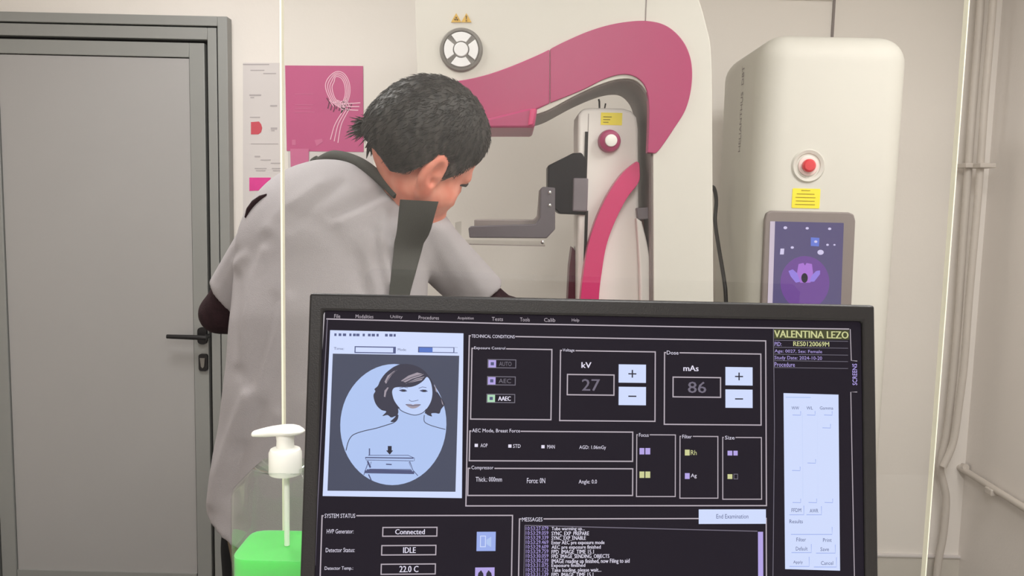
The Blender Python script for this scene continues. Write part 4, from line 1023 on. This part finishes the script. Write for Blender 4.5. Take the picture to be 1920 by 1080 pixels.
# small spiky tail at the back of the head
b = MB(); rg = random.Random(3)
root = P3(712, 246, 1.535); tip = P3(690, 238, 1.53)
b.tube([Vector(P3(738, 252, 1.535)), Vector(root), Vector(P3(698, 246, 1.53))], [.020, .016, .012], 14)
for k in range(85):
    an = rg.uniform(0, 2 * PI); sp = rg.uniform(.1, 1.0); L = rg.uniform(.028, .046)
    dv = A((-1, rg.uniform(-.6, .6), .15)); dv = dv + A((.25 * math.cos(an), .6 * math.sin(an) * sp, sp * math.cos(an) * .9 - .25 * rg.random())); dv /= np.linalg.norm(dv)
    s0 = tip + A((rg.uniform(-.002, .014), rg.uniform(-.011, .011), rg.uniform(-.012, .010)))
    s2 = s0 + dv * L + A((0, 0, -.006)); s1 = (s0 + s2) / 2 + A((0, 0, .004))
    b.tube([Vector(s0), Vector(s1), Vector(s2)], [.0022, .0016, .0003], 5, cap=False)
for k in range(14):
    s0 = P3(704 + rg.uniform(-4, 4), 262, 1.525); s2 = P3(690 + rg.uniform(-8, 14), 292 + rg.uniform(-16, 6), 1.52); b.tube([Vector(s0), Vector((s0 + s2) / 2 + A((-.003, 0, 0))), Vector(s2)], [.006, .004, .0005], 5, cap=False)
b.build('tied_hair_tail', M['hair'], hair_o, smooth=True, ang=70)
# undershirt sleeves
def us(P, a, b_, c): return su(d_cap(P, a + (b_ - a) * .35, b_, .047, .0405), d_cap(P, b_, b_ + (c - b_) * .86, .0405, .029), .012)
for a, b_, c in ((SL, EL, WL), (SR, ER, WR)):
    l = np.minimum.reduce([a, b_, c]) - .08; h = np.maximum.reduce([a, b_, c]) + .08
    v2, f2 = nets(lambda P: us(P, a, b_, c), axis_(l[0], h[0], .007), axis_(l[1], h[1], .007), axis_(l[2], h[2], .007))
    nmesh('undershirt_sleeve', v2, f2, M['undershirt'], T, 3)
# trousers and shoes
def tr(P):
    d = chain([d_cap(P, HIP + A((-.06, 0, .03)), HIP + A((.06, 0, .03)), .115, .115, 1.1), d_cap(P, HL, KL, .098, .072), d_cap(P, KL, AL, .07, .058), d_cap(P, HRt, KR, .098, .072), d_cap(P, KR, AR, .07, .058)], .03)
    return np.maximum(d, .07 - P[..., 2])
l = np.minimum.reduce([HIP, AL, AR]) - .22; h = np.maximum.reduce([HIP, AL, AR]) + .22
vs, fs = nets(tr, axis_(l[0], h[0], .011), axis_(l[1], h[1], .011), axis_(.05, HIP[2] + .2, .011)); nmesh('trousers', vs, fs, M['trousers'], T, 4)
for a_ in (AL, AR):
    a_ = A(a_)
    def sh(P): return np.maximum(su(d_ell(P, a_ + A((.01, .07, -.045)), A((.045, .135, .05))), d_cap(P, a_ + A((0, -.01, -.04)), a_ + A((0, 0, .02)), .047, .045), .03), .002 - P[..., 2])
    v2, f2 = nets(sh, axis_(a_[0] - .1, a_[0] + .1, .007), axis_(a_[1] - .12, a_[1] + .25, .007), axis_(-.01, .17, .007)); nmesh('shoe', v2, f2, M['shoe'], T, 3)
# tunic
cutL = (A(P3(393, 520, 1.67)) + A(P3(436, 572, 1.67))) / 2
dirL = (EL - SL) / np.linalg.norm(EL - SL); dirR = (ER - SR) / np.linalg.norm(ER - SR); cutR = A(P3(914, 541, 1.72)); nRc = A((.47, .25, -.85)); nRc /= np.linalg.norm(nRc)
nLv = A(P3(393, 520, 1.67)) - A(P3(436, 572, 1.67)); nL2 = A((nLv[2], 0, -nLv[0])); nL2 /= np.linalg.norm(nL2)
if nL2 @ dirL < 0: nL2 = -nL2
FOLDS = [  # (photo polyline, height in mm, width px)
    ([(622, 403), (660, 388), (715, 361)], -9, 8), ([(640, 418), (690, 396), (728, 380)], 5, 12), ([(545, 425), (580, 385), (640, 345)], -6, 11), ([(505, 430), (545, 385), (600, 345)], 6, 13),
    ([(470, 470), (500, 440), (540, 398)], -6, 10), ([(443, 495), (470, 470), (505, 428)], 5, 9), ([(497, 470), (478, 520), (462, 600), (450, 680)], 7, 10), ([(515, 560), (495, 640), (472, 720)], -6, 11),
    ([(540, 560), (510, 650), (480, 740), (455, 820)], 7, 12), ([(462, 740), (440, 800), (408, 890), (398, 945)], 9, 10), ([(485, 760), (450, 850), (430, 930)], -8, 12), ([(520, 780), (480, 880), (455, 960)], 7, 14), ([(560, 400), (600, 420), (650, 470), (680, 540)], -4, 18),
    ([(700, 430), (705, 480), (722, 548)], -7, 9), ([(722, 400), (716, 450), (722, 500), (728, 530)], 6, 7), ([(750, 368), (748, 420), (738, 480), (729, 535)], 5, 5), ([(690, 470), (700, 520), (712, 556)], 5, 9), ([(668, 480), (678, 530), (690, 580)], -5, 10),
    ([(830, 430), (860, 470), (900, 540)], 5, 12), ([(800, 440), (820, 490), (850, 550)], -5, 12), ([(452, 700), (444, 620), (446, 520)], -4, 9), ([(445, 470), (425, 500), (410, 530)], -3, 7), ([(590, 300), (620, 297), (660, 312)], 3, 10)]
def tunic_sdf(P):
    c = [d_cap(P, P3(590, 1150, 1.50), P3(604, 880, 1.50), .250, .199, 1.6), d_cap(P, P3(604, 880, 1.50), P3(610, 750, 1.50), .197, .183, 1.6), d_cap(P, P3(610, 750, 1.50), P3(616, 620, 1.52), .183, .178, 1.5),
         d_cap(P, P3(616, 620, 1.52), P3(622, 520, 1.56), .178, .178, 1.45), d_cap(P, P3(622, 520, 1.56), P3(618, 470, 1.56), .180, .1755, 1.4)]
    d = chain(c, .03)
    d = su(d, d_cap(P, P3(735, 424, 1.58), SR, .063, .058), .03)
    q = np.maximum(d_cap(P, SL, EL, .058, .050), (P - cutL) @ nL2)
    d = su(d, q, .008)
    d = su(d, np.maximum(d_cap(P, SR, ER, .060, .054), (P - cutR) @ nRc), .02)
    return d
def seg_d(px, py, pts):
    best = np.full(px.shape, 1e9); 
    for (x0, y0), (x1, y1) in zip(pts[:-1], pts[1:]):
        dx, dy = x1 - x0, y1 - y0; t = np.clip(((px - x0) * dx + (py - y0) * dy) / (dx * dx + dy * dy), 0, 1)
        best = np.minimum(best, np.hypot(px - x0 - t * dx, py - y0 - t * dy))
    return best
hemz0, hemz1 = P3(395, 975, 1.5), P3(470, 1012, 1.45)
def tunic_full(P):
    d = tunic_sdf(P)
    # hem: slightly sloping cut
    hem = hemz0[2] + .026 - .35 * np.clip(P[..., 0] - hemz0[0], 0, .09) - .03 * np.clip(P[..., 0] - hemz0[0], 0, 1)
    d = np.maximum(d, hem - P[..., 2])
    # neckline, following the collar
    nk = d_cap(P, P3(790, 350, 1.56), hw(0, -.02, -.03), .0635, .066)
    return sd(d, nk, .004)
l = np.minimum.reduce([P3(380, 990, 1.5), EL]) - .05; h = P3(960, 270, 1.7) + A((.03, .1, 0)); l[1] = 1.27; h[1] = 1.86
vs, fs = nets(tunic_full, axis_(l[0], h[0], .0065), axis_(l[1], h[1], .0065), axis_(l[2], h[2] + .02, .0065))
px_, py_ = proj(vs)
disp = np.zeros(len(vs))
e_ = 1e-3; g_ = np.stack([(tunic_sdf(vs + e_ * np.eye(3)[k]) - tunic_sdf(vs - e_ * np.eye(3)[k])) for k in range(3)], -1); g_ /= np.linalg.norm(g_, axis=1)[:, None] + 1e-9
rear = np.clip(-g_[:, 1] * 2 + .3, 0, 1)
for pts, hgt, wd in FOLDS:
    dd = seg_d(px_, py_, pts); disp += hgt * .00075 * np.exp(-(dd / wd) ** 2)
disp += .0012 * np.sin(px_ * .055 + py_ * .021 + 1.5 * np.sin(py_ * .013)) * np.clip((py_ - 420) / 150, 0, 1)
vs = vs + g_ * (disp * rear)[:, None]
tunic_o = nmesh('tunic', vs, fs, M['tunic'], T, 3)
# pieces of cloth lying on the tunic: found by marching sight rays from the lens on to the tunic surface
def march(px, py, off, fn=tunic_sdf):
    d = cf + cr * (px - 960) / F + cu * (540 - py) / F; d = d / np.linalg.norm(d); t = 1.1; best = (9, 1.5)
    for _ in range(90):
        s_ = float(fn((CAM + d * t)[None, :])[0]) - off
        if s_ < best[0]: best = (s_, t)
        t += max(abs(s_) * .7, 2e-4) * (1 if s_ > 0 else -1)
        if abs(s_) < 3e-4 or t > 2.2: break
    return CAM + d * (t if abs(s_) < 2e-3 else best[1])
def patch(name, left, right, n, m, off, thick, parent, nw=6):
    """strip between two photo polylines, laid on the tunic with its own thickness"""
    def samp(pl, t):
        L = [math.dist(a, b_) for a, b_ in zip(pl[:-1], pl[1:])]; tot = sum(L); s_ = t * tot
        for (a, b_), l_ in zip(zip(pl[:-1], pl[1:]), L):
            if s_ <= l_ + 1e-9: k = s_ / max(l_, 1e-9); return (a[0] + (b_[0] - a[0]) * k, a[1] + (b_[1] - a[1]) * k)
            s_ -= l_
        return pl[-1]
    top = []; 
    for i in range(n + 1):
        a = samp(left, i / n); b_ = samp(right, i / n)
        for j in range(nw + 1):
            k = j / nw
            x_, y_ = a[0] + (b_[0] - a[0]) * k, a[1] + (b_[1] - a[1]) * k
            q_ = march(x_, y_, off); lim = np.interp(y_, [374, 440, 520], [1.43, 1.455, 2.0])
            top.append(q_ if q_[1] < lim else A(at(x_, y_, lim)))
    top = np.array(top); W_ = nw + 1
    ys = top[:, 1].reshape(n + 1, W_)
    for _ in range(5): ys[1:-1] = (ys[:-2] + ys[1:-1] + ys[2:]) / 3; ys[:, 1:-1] = (ys[:, :-2] + ys[:, 1:-1] + ys[:, 2:]) / 3
    top = CAM + (top - CAM) * (ys.ravel() / top[:, 1])[:, None]
    b = MB(); W_ = nw + 1; under = top + A((0, thick, 0)); K = len(top)
    fs = [(i * W_ + j, i * W_ + j + 1, (i + 1) * W_ + j + 1, (i + 1) * W_ + j) for i in range(n) for j in range(nw)]
    b.add([tuple(v) for v in top] + [tuple(v) for v in under], fs + [tuple(k + K for k in f[::-1]) for f in fs])
    rim = [j for j in range(W_)] + [i * W_ + nw for i in range(1, n + 1)] + [n * W_ + j for j in range(nw - 1, -1, -1)] + [i * W_ for i in range(n - 1, 0, -1)]
    b.add([tuple(top[k]) for k in rim] + [tuple(under[k]) for k in rim], [(k, k + len(rim), (k + 1) % len(rim) + len(rim), (k + 1) % len(rim)) for k in range(len(rim))])
    return b.build(name, m, parent, smooth=True, ang=60)
patch('shoulder_band', [(750, 374), (744, 430), (735, 500), (727, 575), (722, 640)], [(822, 378), (808, 425), (785, 490), (768, 550), (757, 640)], 20, M['collar'], .006, .005, T)
# collar: a standing band round the neck
cpx = [(594, 303, 1.60), (604, 298, 1.59), (624, 293, 1.575), (646, 296, 1.56), (674, 307, 1.545), (700, 325, 1.53), (722, 345, 1.515), (741, 368, 1.50)]
b = MB(); pts = spline([tuple(P3(x, y, Yv)) for x, y, Yv in cpx], 5); wid = np.interp(np.linspace(0, 1, len(pts)), [0, .1, .3, .7, 1], [.008, .009, .015, .016, .007])
b.tube([Vector(p) for p in pts], [float(w_) * .78 for w_ in wid], 12); 
b.build('collar', M['collar'], T, smooth=True, ang=60)
b = MB(); b.tube([Vector(P3(x, y, 1.60)) for x, y in ((588, 296), (592, 302), (590, 314))], [.008, .012, .006], 10); b.build('collar_tie', M['collar'], T, smooth=True, ang=60)
b = MB(); b.tube([Vector(P3(x, y, Yv)) for x, y, Yv in ((823, 398, 1.56), (824, 412, 1.57), (832, 421, 1.58), (846, 430, 1.59))], [.002, .004, .004, .001], 8); b.build('front_collar', M['collar'], T, smooth=True, ang=60)

b = MB(); b.tube([Vector(march(x, y, 0.0)) for x, y in ((460, 408), (467, 394), (477, 381), (489, 371), (500, 365))], [.002, .006, .0065, .005, .002], 8); b.build('shoulder_seam', M['undershirt'], T, smooth=True, ang=60)

def trf(P): return tr(P)
patch_pts = [(426, 1000), (434, 1040), (442, 1090)], [(446, 1003), (452, 1045), (460, 1090)]
b = MB(); L_ = [march(x, y, .004, tr) for x, y in patch_pts[0]]; R_ = [march(x, y, .004, tr) for x, y in patch_pts[1]]
vv = L_ + R_; b.add(vv, [(0, 3, 4, 1), (1, 4, 5, 2)]); o_ = b.build('side_stripe', M['khaki'], T, smooth=True)
so_ = o_.modifiers.new('solid', 'SOLIDIFY'); so_.thickness = .003
